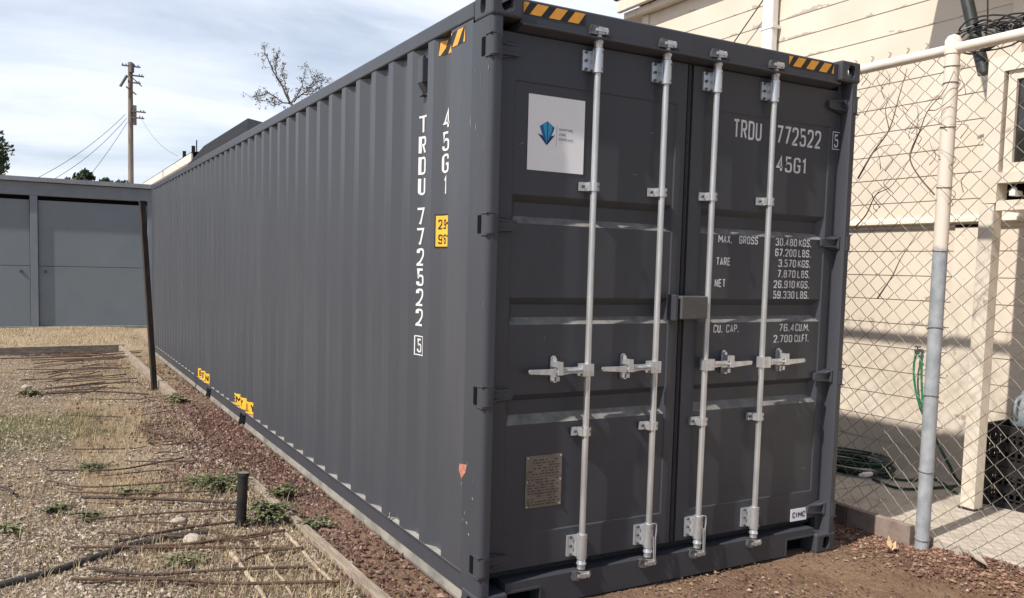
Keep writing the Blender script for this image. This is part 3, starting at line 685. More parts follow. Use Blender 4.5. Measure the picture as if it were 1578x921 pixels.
# stripe on side top
x0, x1 = 0, .33; h = .07; V = [(0, 0), (.33, 0), (.33, h), (0, h)]
fold(V, [(0, 1, 2, 3)], .60, 2.715, .0015, 'side_stripe_backing', m_blk)
AV = []; AF = []; u = -.05
while u < .33:
    q = [(u, 0), (u+.06, 0), (u+.12, h), (u+.06, h)]; q = [(min(max(a, 0), .33), b) for a, b in q]
    if max(a for a, b in q)-min(a for a, b in q) > .02: o = len(AV); AV += q; AF.append((o, o+1, o+2, o+3))
    u += .12
fold(AV, AF, .60, 2.715, .0025, 'side_stripe', m_org)
# EMPTY ONLY stickers above the fork pockets
for yl in (5.47, 7.60):
    fold([(0, 0), (.78, 0), (.78, .115), (0, .115)], [(0, 1, 2, 3)], yl, .196, .0015, 'pocket_sticker', m_ylw)
    V, F = text_geo('EMPTY ONLY', .72, .075, .03); fold([(a+.03, b+.02, e) for a, b, e in V], F, yl, .196, .0025, 'pocket_lettering', m_blk)
# ventilator
mb = MB(); mb.box((.006, .775, 2.615), (.04, .842, 2.745)); mb.extr([(.008, .778, 2.615), (.04, .778, 2.565), (.04, .778, 2.615)], (0, .062, 0)); mb.box((.012, .783, 2.745), (.03, .833, 2.757)); mb.box((.012, .79, 2.548), (.04, .83, 2.56))
mb.obj('ventilator', m_frame, cont, bevel=.004)
# scuffs
mb = MB(); r = random.Random(11)
def sc(px, py, l, w_, m=0, a=None):
    p = hit(px, py, 0, XO-.0035); a = a if a is not None else r.uniform(-.25, .25); 
    d = Vector((0, math.sin(a), math.cos(a))); n_ = Vector((0, math.cos(a), -math.sin(a)))
    pts = [p-d*l/2, p-d*l*.1+n_*w_*.8, p+d*l/2, p+d*l*.05-n_*w_*.5]; mb.add(pts, [(0, 1, 2, 3)], m)
for a in ((753, 103, .03, .004), (741, 120, .07, .003, 1), (733, 108, .03, .004, 1), (725, 187, .06, .004), (733, 195, .035, .004), (745, 220, .06, .003, 1), (720, 715, .03, .003), (711, 745, .02, .004), (728, 768, .018, .007, 0, 1.0), (716, 790, .02, .004), (719, 805, .022, .008, 0, 1.2), (722, 823, .016, .010, 0, 1.3), (713, 800, .02, .004), (728, 740, .01, .003), (692, 250, .03, .003, 1)): sc(*a)
for i in range(12): sc(r.uniform(690, 750), r.uniform(120, 860), r.uniform(.01, .03), r.uniform(.001, .003), r.randrange(2))
mb.obj('scuff_mark', [m_scr, m_scrp], cont, recalc=False)
mb = MB(); r = random.Random(17)
for i in range(34):
    x = r.choice([r.uniform(.2, 1.1), r.uniform(1.36, 2.25)]); z = r.uniform(.4, 2.45)
    if any(p0-.03 < z < p1+.03 for p1, p0 in ((2.003, 1.868), (1.518, 1.388), (1.052, .906))) or (.24 < x < .6 and (z > 2.05 or .45 < z < .78)): continue
    l = r.uniform(.006, .03); a = r.uniform(-.5, .5)+(1.57 if r.random() < .5 else 0); w_ = r.uniform(.0008, .0018)
    d = Vector((math.sin(a), 0, math.cos(a)))*l; n_ = Vector((math.cos(a), 0, -math.sin(a)))*w_; c_ = Vector((x, DOY-.0012, z)); mb.add([c_-d, c_+n_, c_+d, c_-n_*.6], [(0, 1, 2, 3)], r.randrange(2))
mb.obj('scuff_mark', [m_scr, m_scrp], cont, recalc=False)
p = [hit(a, b, 0, XO-.003) for a, b in ((708, 714), (719, 716), (717, 728), (711, 737), (707, 724))]
MB().add(p, [(0, 1, 2, 3, 4)]).obj('torn_decal', m_red, cont, recalc=False)
# small screw / cleat near the rail
p = hit(603, 797, 0, 0); MB().tube([(p.x-.012, p.y, .2), (p.x+.0, p.y+.02, .225), (p.x-.006, p.y+.05, .2)], .006, 6).obj('lashing_ring', m_cast, cont)

# ---- poster
po = root('overlay', 'white graphic poster with a blue arrow logo stuck on the left container door', 'overlay')  # graphic overlay, added here as a flat sheet on the door
PX, PZ, PW, PH = .245, 2.12, .318, .352; PY = DOY-.002
MB().box((PX, PY-.001, PZ), (PX+PW, PY, PZ+PH)).obj('sheet', m_paper, po)
def pp(u, v): return (PX+u*PW, PY-.002, PZ+(1-v)*PH)
mb = MB()
cxp = .33
def lp(a): return [pp(u, v) for u, v in a]
mb.add(lp([(.33, .335), (.20, .41), (.24, .50), (.33, .65)]), [(0, 1, 2, 3)], 2)
mb.add(lp([(.33, .335), (.46, .41), (.42, .50), (.33, .65)]), [(0, 1, 2, 3)], 1)
mb.add([(a, b-.0004, c) for a, b, c in lp([(.33, .335), (.255, .38), (.29, .50), (.33, .64)])], [(0, 1, 2, 3)], 0)
mb.add([(a, b-.0004, c) for a, b, c in lp([(.33, .335), (.385, .365), (.365, .5), (.33, .64)])], [(0, 1, 2, 3)], 1)
mb.add([(a, b-.0006, c) for a, b, c in lp([(.345, .345), (.43, .39), (.41, .47), (.345, .6)])], [(0, 1, 2, 3)], 0)
mb.add([(a, b-.0008, c) for a, b, c in lp([(.17, .51), (.25, .53), (.33, .63), (.33, .655)])], [(0, 1, 2, 3)], 1)
mb.add([(a, b-.0008, c) for a, b, c in lp([(.47, .51), (.40, .53), (.33, .63), (.33, .655)])], [(0, 1, 2, 3)], 1)
mb.obj('logo', [m_lb, m_db, m_mb], po, recalc=False)
mb = MB()
for s, v, w_ in (('SHIPPING', .445, .245), ('ZONE', .51, .13), ('COMPANY', .575, .26)):
    V, F = text_geo(s, w_*PW, .035*PH, .0); x0, _, z0 = pp(.54, v); mb.add([(x0+a, PY-.002-e, z0+b) for a, b, e in V], F)
a = pp(.495, .38); b = pp(.50, .66); mb.add([(a[0], a[1], b[2]), (b[0], a[1], b[2]), (b[0], a[1], a[2]), (a[0], a[1], a[2])], [(0, 1, 2, 3)])
mb.obj('lettering', m_gry, po, recalc=False)
settle(po, (PX+PW/2, PY, PZ))

# ------------------------------------------------------------------ timber edging, posts, pipe
m_wood = mat('weathered_timber', (.20, .155, .115), (.38, .31, .24), rough=.9, scale=5, detail=9, stretch=(14, 1, 6), bump=.4, bscale=12)
m_woodx = mat('weathered_timber_grey', (.16, .13, .11), (.30, .25, .21), rough=.9, scale=5, detail=9, stretch=(1, 14, 6), bump=.4, bscale=12)
def board(a, b, w_, z0, z1, name, m, label, cat='edging board'):
    A = Vector(a); B = Vector(b); d = (B-A).normalized(); n_ = Vector((-d.y, d.x)); mb = MB()
    k_ = 9; r = random.Random(int(A.y*10)); ring = []
    for i in range(k_):
        c = A.lerp(B, i/(k_-1)); wob = r.uniform(-.003, .003); dz = r.uniform(-.003, .003)
        ring.append([(c.x+n_.x*(w_/2+wob), c.y+n_.y*(w_/2+wob), z0), (c.x-n_.x*(w_/2-wob), c.y-n_.y*(w_/2-wob), z0), (c.x-n_.x*(w_/2-wob), c.y-n_.y*(w_/2-wob), z1+dz), (c.x+n_.x*(w_/2+wob), c.y+n_.y*(w_/2+wob), z1+dz)])
    vs = [v for q in ring for v in q]; fs = [(0, 1, 2, 3), tuple((k_-1)*4+i for i in (3, 2, 1, 0))]
    for i in range(k_-1):
        for j in range(4): fs.append((i*4+j, i*4+(j+1) % 4, (i+1)*4+(j+1) % 4, (i+1)*4+j))
    mb.add(vs, fs); o = mb.obj(name, m, bevel=.004); return tag(o, label, cat)
board((-.345, .15), (-.425, 2.86), .06, -.02, .082, 'edging_board', m_wood, 'weathered timber edging board running from the short black pipe towards the camera')
board((-.40, 6.65), (-.475, 12.35), .06, -.02, .16, 'edging_board', m_wood, 'low timber edging board at the foot of the tall dark leaning post')
board((-.42, 12.42), (-7.5, 11.9), .06, -.02, .17, 'edging_board', m_woodx, 'low dark timber board in front of the dry grass strip by the garages')
m_pcurb = mat('curb_timber_dark', (.10, .075, .06), (.19, .14, .115), rough=.9, scale=8, detail=8, bump=.3)
m_pcurb2 = mat('curb_timber_pink', (.20, .15, .125), (.31, .24, .20), rough=.9, scale=8, detail=8, bump=.3)
board((2.955, 1.6), (2.955, .325), .05, -.03, .125, 'kerb_board', m_pcurb, 'darker timber kerb board at the patio edge, nearer the container')
board((2.96, .319), (2.955, -.15), .05, -.03, .128, 'kerb_board', m_pcurb2, 'paler short kerb board ending at the galvanised fence post')
# leaning post
m_rustpost = mat('dark_rusty_steel', (.018, .014, .012), (.05, .034, .026), rough=.7, scale=14, detail=7, stretch=(1, 1, .4), bump=.2)
base = gnd(238, 601); top = hit(219, 311, 1, base.y-.02)
lpst = root('leaning_post', 'tall thin dark steel post leaning left in front of the container far end', 'post', loc=base)
ax = (top-base); mb = MB(); q = ax.to_track_quat('Z', 'Y').to_matrix(); Lp = ax.length
mb.box((-.031, -.031, -.25), (.031, .031, Lp)); mb.v = [tuple(q@Vector(v)) for v in mb.v]; mb.obj('shaft', m_rustpost, lpst, bevel=.005)
mb = MB().box((-.036, -.036, Lp), (.036, .036, Lp+.015)); mb.v = [tuple(q@Vector(v)) for v in mb.v]; mb.obj('cap', m_rustpost, lpst, bevel=.004)
mb = MB().box((-.075, -.012, .79), (-.028, .012, .81)); mb.v = [tuple(q@Vector(v)) for v in mb.v]; mb.obj('clip', m_galv, lpst)
# short pipe
m_abs = mat('black_plastic_pipe', (.012, .012, .013), (.028, .027, .027), rough=.45, scale=10)
m_dusty = mat('pipe_rim_dust', (.14, .12, .10), (.24, .21, .17), rough=.8, scale=40)
pb = gnd(371, 812); pt = hit(375, 727, 1, pb.y)
pr = root('pipe_stub', 'short upright black plastic pipe stub in the gravel beside the weeds', 'pipe', loc=pb)
ax = pt-pb; mb = MB(); mb.tube([Vector((0, 0, -.08)), ax*.12, ax*.12+Vector((0, 0, .001)), ax*.93], .031, 20); mb.tube([(0, 0, -.03), ax*.15], .036, 20); mb.obj('pipe', m_abs, pr, smooth=True)
mb = MB(); mb.tube([ax*.93, ax*.995], .037, 20, cap=False); 
mb.obj('collar', m_abs, pr, smooth=True); MB().tube([ax*.93, ax*.99], [.034, .0345], 20).obj('rim', m_dusty, pr, smooth=True)
# long black pipe on the ground
def smoothpath(pts, n=40):
    P = [Vector(p) for p in pts]; P = [P[0]*2-P[1]]+P+[P[-1]*2-P[-2]]; o = []
    m_ = len(P)-3
    for i in range(n+1):
        t = i/n*m_; k_ = min(int(t), m_-1); u = t-k_; a, b, c, d = P[k_:k_+4]
        o.append(.5*((2*b)+(-a+c)*u+(2*a-5*b+4*c-d)*u*u+(-a+3*b-3*c+d)*u**3))
    return o
def z3(x, y): return (x/2.1875, 500+y/2.1875)
def z4(x, y): return (300+x*.3486, 600+y*.3486)
pts = [gnd(*z3(*q))+Vector((0, 0, .018)) for q in ((-260, 960), (0, 890), (150, 852), (300, 802), (450, 752), (600, 722), (700, 708))]
mb = MB(); mb.tube(smoothpath(pts), .0185, 12)
tag(mb.obj('black_pipe', mat('dusty_black_pipe', (.022, .02, .019), (.085, .072, .06), rough=.6, scale=6, detail=7), smooth=True), 'long bent black plastic pipe lying across the gravel at lower left', 'pipe')
# ------------------------------------------------------------------ rebar
m_reb = mat('rusty_rebar', (.045, .024, .016), (.13, .068, .042), rough=.85, scale=25, detail=6)
m_rebd = mat('dark_rebar', (.03, .02, .016), (.09, .055, .04), rough=.8, scale=25, detail=6)
def rebar(q, r, label, m=m_reb, lift=(.020, .034), ribs=True):
    P = [gnd(*z) for z in q]
    r *= 1.0; P = [p+Vector((0, 0, r+lift[0]+(lift[1]-lift[0])*i/max(1, len(P)-1))) for i, p in enumerate(P)]
    n_ = 10 if len(P) == 2 else 24
    path = [P[0].lerp(P[1], i/n_) for i in range(n_+1)] if len(P) == 2 else smoothpath(P, n_)
    rr = random.Random(int(q[0][0]*7+q[0][1])); d = P[-1]-P[0]; nn = Vector((-d.y, d.x, 0)).normalized()
    a, b = rr.uniform(-.02, .02), rr.uniform(0, 6)
    path = [p+nn*(a*math.sin(math.pi*i/n_*1.4+b)) for i, p in enumerate(path)]
    L_ = sum((u-v).length for u, v in zip(path, path[1:])); 
    fine = []
    k_ = max(len(path), int(L_/.014) if ribs else 0)
    for i in range(k_):
        t = i/(k_-1)*(len(path)-1); j = min(int(t), len(path)-2); fine.append(path[j].lerp(path[j+1], t-j))
    mb = MB(); mb.tube(fine, [r*(1.14 if (i % 2 and ribs) else .95) for i in range(k_)], 7)
    return tag(mb.obj('rebar', m, smooth='all'), label, 'rebar', 'rusty rebar rods lying across the dirt')
near = [
 ([z3(160,503), z3(380,503), z3(520,483), z3(620,465)], .0065, 'curved rusty rod ending at the red rocks, up left of the pipe stub'),
 ([z3(165,537), z3(300,560), z3(560,548), z3(700,540)], .006, 'rusty rod sagging in the middle, second above the stout straight one'),
 ([z3(232,575), z3(470,584), z3(710,583)], .0055, 'thin rusty rod just above the stout straight one'),
 ([z3(275,596), z3(540,608), z3(800,622)], .010, 'stout straight dark rod whose right end touches the pipe stub'),
 ([z3(240,430), z3(420,435)], .006, 'short lone rusty rod beneath the green grass patch'),
 ([z3(300,670), z3(540,655), z3(800,640)], .006, 'rusty rod just below the stout straight one, rising to the right'),
 ([z3(385,748), z3(600,708), z3(850,684)], .0085, 'dark rod crossing over the long black plastic pipe'),
 ([z3(240,765), z3(560,762), z3(760,745), z4(400,655)], .0075, 'long rusty rod starting beside the bend of the long black pipe'),
 ([z3(440,770), z3(700,768), z4(300,728), z4(480,735)], .0075, 'dark rod reaching the weeds from beneath the long black pipe'),
 ([z3(300,838), z3(500,862), z4(0,835), z4(300,822), z4(500,820)], .0075, 'long rusty rod with a downward kink near the lower edge'),
 ([z3(240,876), z3(560,880), z4(200,890), z4(640,886)], .008, 'lowest long rusty rod, nearly level along the lower edge'),
 ([z3(300,884), z3(450,878), z3(640,892)], .006, 'short rusty rod crossing the lowest long rod'),
 ([z3(330,715), z3(620,737)], .005, 'thin rusty rod ending on the long black pipe'),
 ([z3(410,678), z3(640,696), z4(270,705)], .0055, 'thin rusty rod running just above the end of the long black pipe'),
 ([z3(230,312), z3(410,326)], .0055, 'short rusty rod on the bare dirt above the green grass patch'),
 ([z3(150,242), z3(330,236), z3(500,247)], .010, 'thick dark rod, nearest of the tangle at the leaning post'),
 ([z3(300,258), z3(480,264)], .0055, 'short rod just in front of the thick dark one near the leaning post'),
 ([z3(470,355), z3(560,385), z3(650,405)], .007, 'rusty rod slanting across the edge of the red rocks'),
 ([z3(510,392), z3(500,402), z3(515,408), z3(560,418), z3(640,412)], .006, 'hooked rusty rod at the edge of the red rocks'),
 ([z3(480,352), z3(575,346)], .006, 'short rusty rod above the slanting one at the red rocks'),
 ([z3(530,440), z3(600,446)], .0055, 'very short rod lying lowest at the red rock edge'),
 ([z3(-20,556), z3(20,568), z3(48,588)], .008, 'short dark rod stub at the left edge of the gravel'),
 ([z3(135,95), z3(385,110)], .008, 'dark rod lying along the far timber board'),
 ([z3(-60,122), z3(310,116)], .0085, 'long dark rod furthest left in front of the far timber board'),
 ([z3(190,82), z3(300,104)], .007, 'short dark rod propped slanting on the far timber board'),
 ([z4(20,700), z4(270,672), z4(400,650)], .006, 'rusty rod passing just below the foot of the pipe stub'),
 ([z4(180,800), z4(300,745), z4(480,728)], .006, 'bent rusty rod arching towards the near timber board'),
 ([z3(420,470), z3(640,478)], .005, 'thin level rod just under the red rock edge'),
 ([z3(330,520), z3(560,508)], .005, 'thin rod lying across the straw between two curved rods')]
for i, (q, r, l) in enumerate(near): rebar(q, r, l, m_rebd if i % 3 == 0 else m_reb)
r = random.Random(21)
for i in range(34):
    y = 104+136*(i/33)**1.1+r.uniform(-3, 3); x0 = r.uniform(60, 290)-.1*(y-100); x1 = r.uniform(330, 480)+.08*(y-100)
    if r.random() < .35: x0 = r.uniform(100, 260); x1 = x0+r.uniform(80, 190)
    rebar([z3(x0, y+r.uniform(-6, 6)), z3((x0+x1)/2, y+r.uniform(-5, 5)), z3(x1, y+r.uniform(-6, 6))], r.uniform(.005, .0085), 'thin rusty rod in the tangle between far timber board and leaning post', m_rebd if i % 2 else m_reb, lift=(.02, .07), ribs=False)
for i in range(16):
    y = 262+14*i+r.uniform(-6, 6); x0 = r.uniform(400, 520)+i*3; x1 = x0+r.uniform(50, 110)
    rebar([z3(x0, y), z3(x1, y+r.uniform(-8, 8))], .0045, 'short thin rusty rod scattered where the dirt meets the red rocks', m_reb, ribs=False)
# pale twigs
m_twig = mat('pale_dry_wood', (.30, .23, .16), (.48, .39, .29), rough=.9, scale=12, detail=7, bump=.3)
def twig(q, r0, r1, label):
    P = [gnd(*z)+Vector((0, 0, r0+.004)) for z in q]; pa = smoothpath(P, 22); rr = random.Random(int(q[0][0]))
    pa = [p+Vector((rr.uniform(-.004, .004), rr.uniform(-.004, .004), rr.uniform(0, .005))) for p in pa]
    mb = MB(); mb.tube(pa, [r0+(r1-r0)*i/22 for i in range(23)], 8); tag(mb.obj('stick', m_twig, smooth='all'), label, 'stick')
twig([z4(160, 735), z4(215, 810), z4(300, 925), z4(330, 980)], .014, .010, 'pale dry stick, leftmost of three under the rebar at the lower edge')
twig([z4(265, 690), z4(330, 770), z4(430, 925)], .011, .007, 'pale dry stick, middle one of three under the rebar at the lower edge')
twig([z4(380, 628), z4(440, 690), z4(520, 780), z4(610, 870)], .013, .009, 'pale dry stick lying beside the near timber board')
twig([z3(745, 650), z3(800, 690)], .006, .004, 'small pale stick at the foot of the pipe stub')
# stones that stand out
def rock(px, py, r_, m, label):
    p = gnd(px, py); bm = bmesh.new(); bmesh.ops.create_icosphere(bm, subdivisions=2, radius=r_); rr = random.Random(int(px))
    for v in bm.verts: v.co = Vector((v.co.x*1.2, v.co.y*.9, v.co.z*.6))*(1+rr.uniform(-.1, .1))
    me = bpy.data.meshes.new('stone'); bm.to_mesh(me); bm.free(); me.materials.append(m)
    o = bpy.data.objects.new('stone', me); COL.objects.link(o); o.location = p+Vector((0, 0, r_*.3)); o.rotation_euler.z = rr.uniform(0, 3); tag(o, label, 'stone')
m_pale = mat('pale_stone', (.36, .30, .24), (.46, .40, .33), rough=.9, scale=25)
rock(*z4(687, 775), .024, m_pale, 'pale pinkish stone on the red rock right of the near timber board')
rock(*z4(455, 578), .018, m_pale, 'pale stone between the weeds and the near timber board')
rock(*z3(650, 738), .06, m_pale, 'flat pale stone under the dark rods near the long black pipe end')
rock(*z3(600, 672), .045, m_pale, 'flat pale stone in the straw left of the pipe stub')
rock(*z3(90, 215), .05, m_pale, 'small pale stone on the gravel at far left')
rock(*z4(763, 868), .02, m_pale, 'pale stone beside the near end of the timber board')
# ------------------------------------------------------------------ weeds
m_leaf = mat('weed_leaf', (.055, .07, .026), (.115, .135, .055), rough=.6, scale=18)
m_leaf2 = mat('weed_leaf_pale', (.16, .165, .08), (.27, .26, .14), rough=.6, scale=18)
m_stem = mat('weed_stem', (.13, .13, .06), rough=.8)
def weed(px, py, R_, n, label, hgt=.12, leaf=.022, pal=False):
    p = gnd(px, py); r = random.Random(int(px*3+py)); t = root('weed', label, 'weed', loc=p); sm = MB(); lm = MB()
    n = int(n*1.6); R_ *= 1.25; leaf *= 1.15
    for i in range(n):
        a = r.uniform(0, 6.28); l = R_*r.uniform(.2, 1); h = hgt*r.uniform(.3, 1)
        q = [Vector((0, 0, 0)), Vector((math.cos(a)*l*.4, math.sin(a)*l*.4, h*.8)), Vector((math.cos(a)*l, math.sin(a)*l, h*r.uniform(.3, 1)))]
        pa = smoothpath(q, 8); sm.tube(pa, .0016, 4, cap=False)
        for j in range(2, 9):
            for s_ in (0, 1, 2):
                c = pa[j]; b = r.uniform(0, 6.28); ll = leaf*r.uniform(.6, 1.3); ww = ll*.38; tl = r.uniform(-.5, .6)
                d = Vector((math.cos(b)*math.cos(tl), math.sin(b)*math.cos(tl), math.sin(tl))); sd_ = d.cross(Vector((0, 0, 1))).normalized()*ww
                up = Vector((0, 0, ll*.12))
                lm.add([c, c+d*ll*.45+sd_+up, c+d*ll, c+d*ll*.45-sd_+up], [(0, 1, 2), (0, 2, 3)], 1 if (pal or r.random() < .35) else 0)
    sm.obj('stem', m_stem, t); lm.obj('foliage', [m_leaf, m_leaf2], t, recalc=False)
weed(*z4(120, 440), .26, 34, 'spreading green weed just left of the black pipe stub', .11)
weed(*z4(20, 420), .18, 18, 'low pale green weed at the edge of the red rock, left of the pipe stub', .07, pal=True)
weed(*z4(320, 590), .17, 34, 'leafy green weed growing between the pipe stub and the timber board', .15)
weed(*z4(390, 480), .13, 20, 'dark green weed over the far end of the near timber board', .10)
weed(*z4(520, 610), .14, 20, 'low weed on the red rock right of the near timber board', .05)
weed(*z3(310, 490), .13, 14, 'small green weed under the curved rusty rod', .05)
weed(*z3(190, 635), .10, 13, 'small green weed alone in the gravel at left', .045)
weed(*z3(285, 655), .10, 12, 'small green weed below the stout straight rod', .04)
weed(*z3(430, 568), .12, 12, 'small weed beside the sagging rusty rod', .035, pal=True)
weed(*z3(620, 810), .12, 16, 'pale green tuft near the lower edge by the lowest rods', .06, pal=True)
weed(*z3(105, 240), .16, 16, 'pale weed on the far gravel above the green grass', .07, .03, pal=True)
weed(*z3(30, 700), .16, 10, 'sparse dry weed at the far left lower gravel', .05, .02, pal=True)
weed(*z3(520, 560), .16, 12, 'low faded weed above the stout rod, left of the big spreading weed', .03, .018, pal=True)
weed(*z3(600, 262), .16, 20, 'dry pale weed at the near end of the far timber edging', .09, .03, pal=True)

# ------------------------------------------------------------------ grey garages
m_gar = mat('garage_paint', (.175, .205, .235), (.195, .225, .255), rough=.75, scale=1.3, detail=6, c3=(.19, .215, .235), c3scale=.6, c3lo=.5, c3hi=.56, bump=.06, bscale=20)
m_gart = mat('garage_trim', (.18, .205, .24), (.205, .23, .265), rough=.7, scale=4)
m_flash = mat('garage_flashing', (.20, .22, .25), (.27, .29, .32), rough=.6, scale=5)
m_conc2 = mat('footing_concrete', (.22, .21, .19), (.32, .30, .27), rough=.9, scale=6)
ga = root('garage_block', 'long low blue-grey garage with flat roof across the back of the yard', 'garage', loc=(-2, 18.4, 0))
GY = 18.3
def gob(mb, nm, m, par=ga, bevel=0):
    o = mb.obj(nm, m, par, bevel=bevel); o.location = -Vector((-2, 18.4, 0)) if par is ga else (0, 0, 0); return o
mb = MB(); mb.box((-9, GY+.12, -.02), (5, GY+5, 3.25)); gob(mb, 'wall', m_gar)
mb = MB(); mb.box((-9, GY, 2.98), (5, GY+.12, 3.27)); gob(mb, 'fascia_board', m_gart, bevel=.01)
mb = MB(); mb.extr([(-9.1, y, z) for y, z in ((GY-.10, 3.28), (GY+5.1, 3.28), (GY+5.1, 3.40), (GY-.10, 3.375))], (14.2, 0, 0)); gob(mb, 'roof', m_flash)
mb = MB(); mb.box((-9, GY-.03, -.04), (5, GY+.11, .06)); gob(mb, 'footing', m_conc2)
for x in (-5.0, -1.80, .62, 3.8):
    mb = MB(); mb.box((x, GY+.005, .06), (x+.15, GY+.115, 2.98)); gob(mb, 'post', m_gart, bevel=.006)
for x0, x1 in ((-4.85, -1.80), (-1.65, .62), (.77, 3.8)):
    mb = MB(); mb.box((x0+.01, GY+.065, .065), (x1-.01, GY+.115, 1.408)); mb.box((x0+.01, GY+.065, 1.42), (x1-.01, GY+.115, 2.88)); dr = gob(mb, 'garage_door', m_gar, bevel=.003)
    mb = MB(); cxx = x0+.14 if x0 > -2 else x1-.18
    mb.tube([(cxx, GY+.065, 1.29), (cxx, GY+.045, 1.29)], .035, 14); mb.tube([(cxx, GY+.045, 1.29), (cxx, GY+.035, 1.29)], .014, 10); hd = mb.obj('handle', m_cast, dr, smooth=True)
    MB().box((x0+.005, GY+.116, 2.885), (x1-.005, GY+.119, 2.975)).obj('door_recess_shadow', m_black, dr)  # black strip standing in for the recess shadow above the door
# ------------------------------------------------------------------ house on the right
m_sid = bpy.data.materials.new('cream_siding'); m_sid.use_nodes = True; t = m_sid.node_tree; p = t.nodes['Principled BSDF']; p.inputs['Roughness'].default_value = .75
g = N(t, 'ShaderNodeNewGeometry'); L = t.links.new
n1 = N(t, 'ShaderNodeTexNoise', inp={'Scale': 1.6, 'Detail': 6}); L(g.outputs['Position'], n1.inputs[0])
r1 = N(t, 'ShaderNodeValToRGB'); r1.color_ramp.elements[0].position = .3; r1.color_ramp.elements[1].position = .7
r1.color_ramp.elements[0].color = (.63, .54, .435, 1); r1.color_ramp.elements[1].color = (.73, .64, .53, 1); L(n1.outputs[0], r1.inputs[0])
# peeling along the lower edges of the boards
sp = N(t, 'ShaderNodeSeparateXYZ'); L(g.outputs['Position'], sp.inputs[0])
md = N(t, 'ShaderNodeMath', operation='MODULO', inp={1: .2}); L(sp.outputs[2], md.inputs[0])
lt = N(t, 'ShaderNodeMapRange', inp={1: .0, 2: .085, 3: .17, 4: -.14}); 
of = N(t, 'ShaderNodeMath', operation='ADD', inp={1: .2-.08}); L(sp.outputs[2], of.inputs[0]); L(of.outputs[0], md.inputs[0]); L(md.outputs[0], lt.inputs[0])
mpn = N(t, 'ShaderNodeMapping', inp={3: (1, .8, 1.6)}); L(g.outputs['Position'], mpn.inputs[0])
n2 = N(t, 'ShaderNodeTexNoise', inp={'Scale': 6.0, 'Detail': 7, 'Roughness': .6}); L(mpn.outputs[0], n2.inputs[0])
ad = N(t, 'ShaderNodeMath', operation='ADD'); L(n2.outputs[0], ad.inputs[0]); L(lt.outputs[0], ad.inputs[1])
n3 = N(t, 'ShaderNodeTexNoise', inp={'Scale': .8, 'Detail': 3}); L(g.outputs['Position'], n3.inputs[0])
ad2 = N(t, 'ShaderNodeMath', operation='MULTIPLY_ADD', inp={1: .55}); L(n3.outputs[0], ad2.inputs[0]); L(ad.outputs[0], ad2.inputs[2])
zf = N(t, 'ShaderNodeMapRange', inp={1: 2.4, 2: 4.4, 3: -.09, 4: .005}); L(sp.outputs[2], zf.inputs[0])
ad3 = N(t, 'ShaderNodeMath', operation='ADD'); L(ad2.outputs[0], ad3.inputs[0]); L(zf.outputs[0], ad3.inputs[1])
r2_ = N(t, 'ShaderNodeValToRGB'); r2_.color_ramp.elements[0].position = 1.0-.02; r2_.color_ramp.elements[1].position = 1.0
L(ad3.outputs[0], r2_.inputs[0])
mxr = N(t, 'ShaderNodeMixRGB'); mxr.inputs[2].default_value = (.44, .375, .30, 1); L(r2_.outputs[0], mxr.inputs[0]); L(r1.outputs[0], mxr.inputs[1]); L(mxr.outputs[0], p.inputs['Base Color'])
nb = N(t, 'ShaderNodeTexNoise', inp={'Scale': 40, 'Detail': 4}); L(g.outputs['Position'], nb.inputs[0])
bp = N(t, 'ShaderNodeBump', inp={'Strength': .12, 'Distance': .01}); L(nb.outputs[0], bp.inputs['Height']); L(bp.outputs[0], p.inputs['Normal'])
m_trim = mat('cream_trim', (.65, .57, .465), (.74, .66, .55), rough=.7, scale=5, detail=7, c3=(.42, .34, .27), c3scale=9, c3lo=.62, c3hi=.68)
m_wht = mat('white_painted_metal', (.70, .68, .65), (.76, .74, .71), rough=.5, scale=4)
m_glass = mat('window_glass', (.03, .028, .026), rough=.08, spec=.8)
m_roof = mat('roof_shingle', (.02, .021, .024), (.04, .041, .046), rough=1.0, spec=.08, scale=14, detail=6, bump=.3)
HX = 4.5
ho = root('cream_house', 'cream clapboard house with peeling paint behind the chain-link fence', 'house', loc=(HX, 1, .08))
HO = -Vector((HX, 1, .08))
def hob(mb, nm, m, par=None, **k):
    o = mb.obj(nm, m, par or ho, **k)
    if par is None: o.location = HO
    return o
YN, YF = -4.0, 4.69
# lapped boards: saw-tooth profile; lower ones end at a flat pilaster
mb = MB(); z = .08
def lap(y0, y1, z0, z1):
    mb.add([(HX-.010, y0, z0), (HX-.010, y1, z0), (HX-.004, y1, z1), (HX-.004, y0, z1)], [(0, 1, 2, 3)])
    mb.add([(HX-.010, y0, z0), (HX-.010, y1, z0), (HX-.000, y1, z0+.001), (HX-.000, y0, z0+.001)], [(0, 1, 2, 3)])
while z < 4.6:
    z1 = min(z+.2, 4.62)
    if z < 2.0: lap(.69, YF, z, z1); lap(YN, .42, z, z1)
    else: lap(YN, YF, z, z1)
    z += .2
hob(mb, 'siding', m_sid, recalc=False)
mb = MB().box((HX, YN, -.1), (HX+5, YF, 4.62)); hob(mb, 'wall', m_trim)
mb = MB().box((HX-.02, .42, .08), (HX-.003, .69, 2.08)); hob(mb, 'pilaster', m_trim)
mb = MB(); mb.extr([(x, YN, z) for x, z in ((HX, 2.155), (HX-.055, 2.125), (HX-.06, 2.10), (HX-.02, 2.09), (HX-.02, 2.06), (HX, 2.06))], (0, YF-YN, 0)); hob(mb, 'drip_ledge', m_trim)
mb = MB().box((HX-.03, YF-.09, .08), (HX-.002, YF+.02, 4.62)); hob(mb, 'corner_board', m_trim)
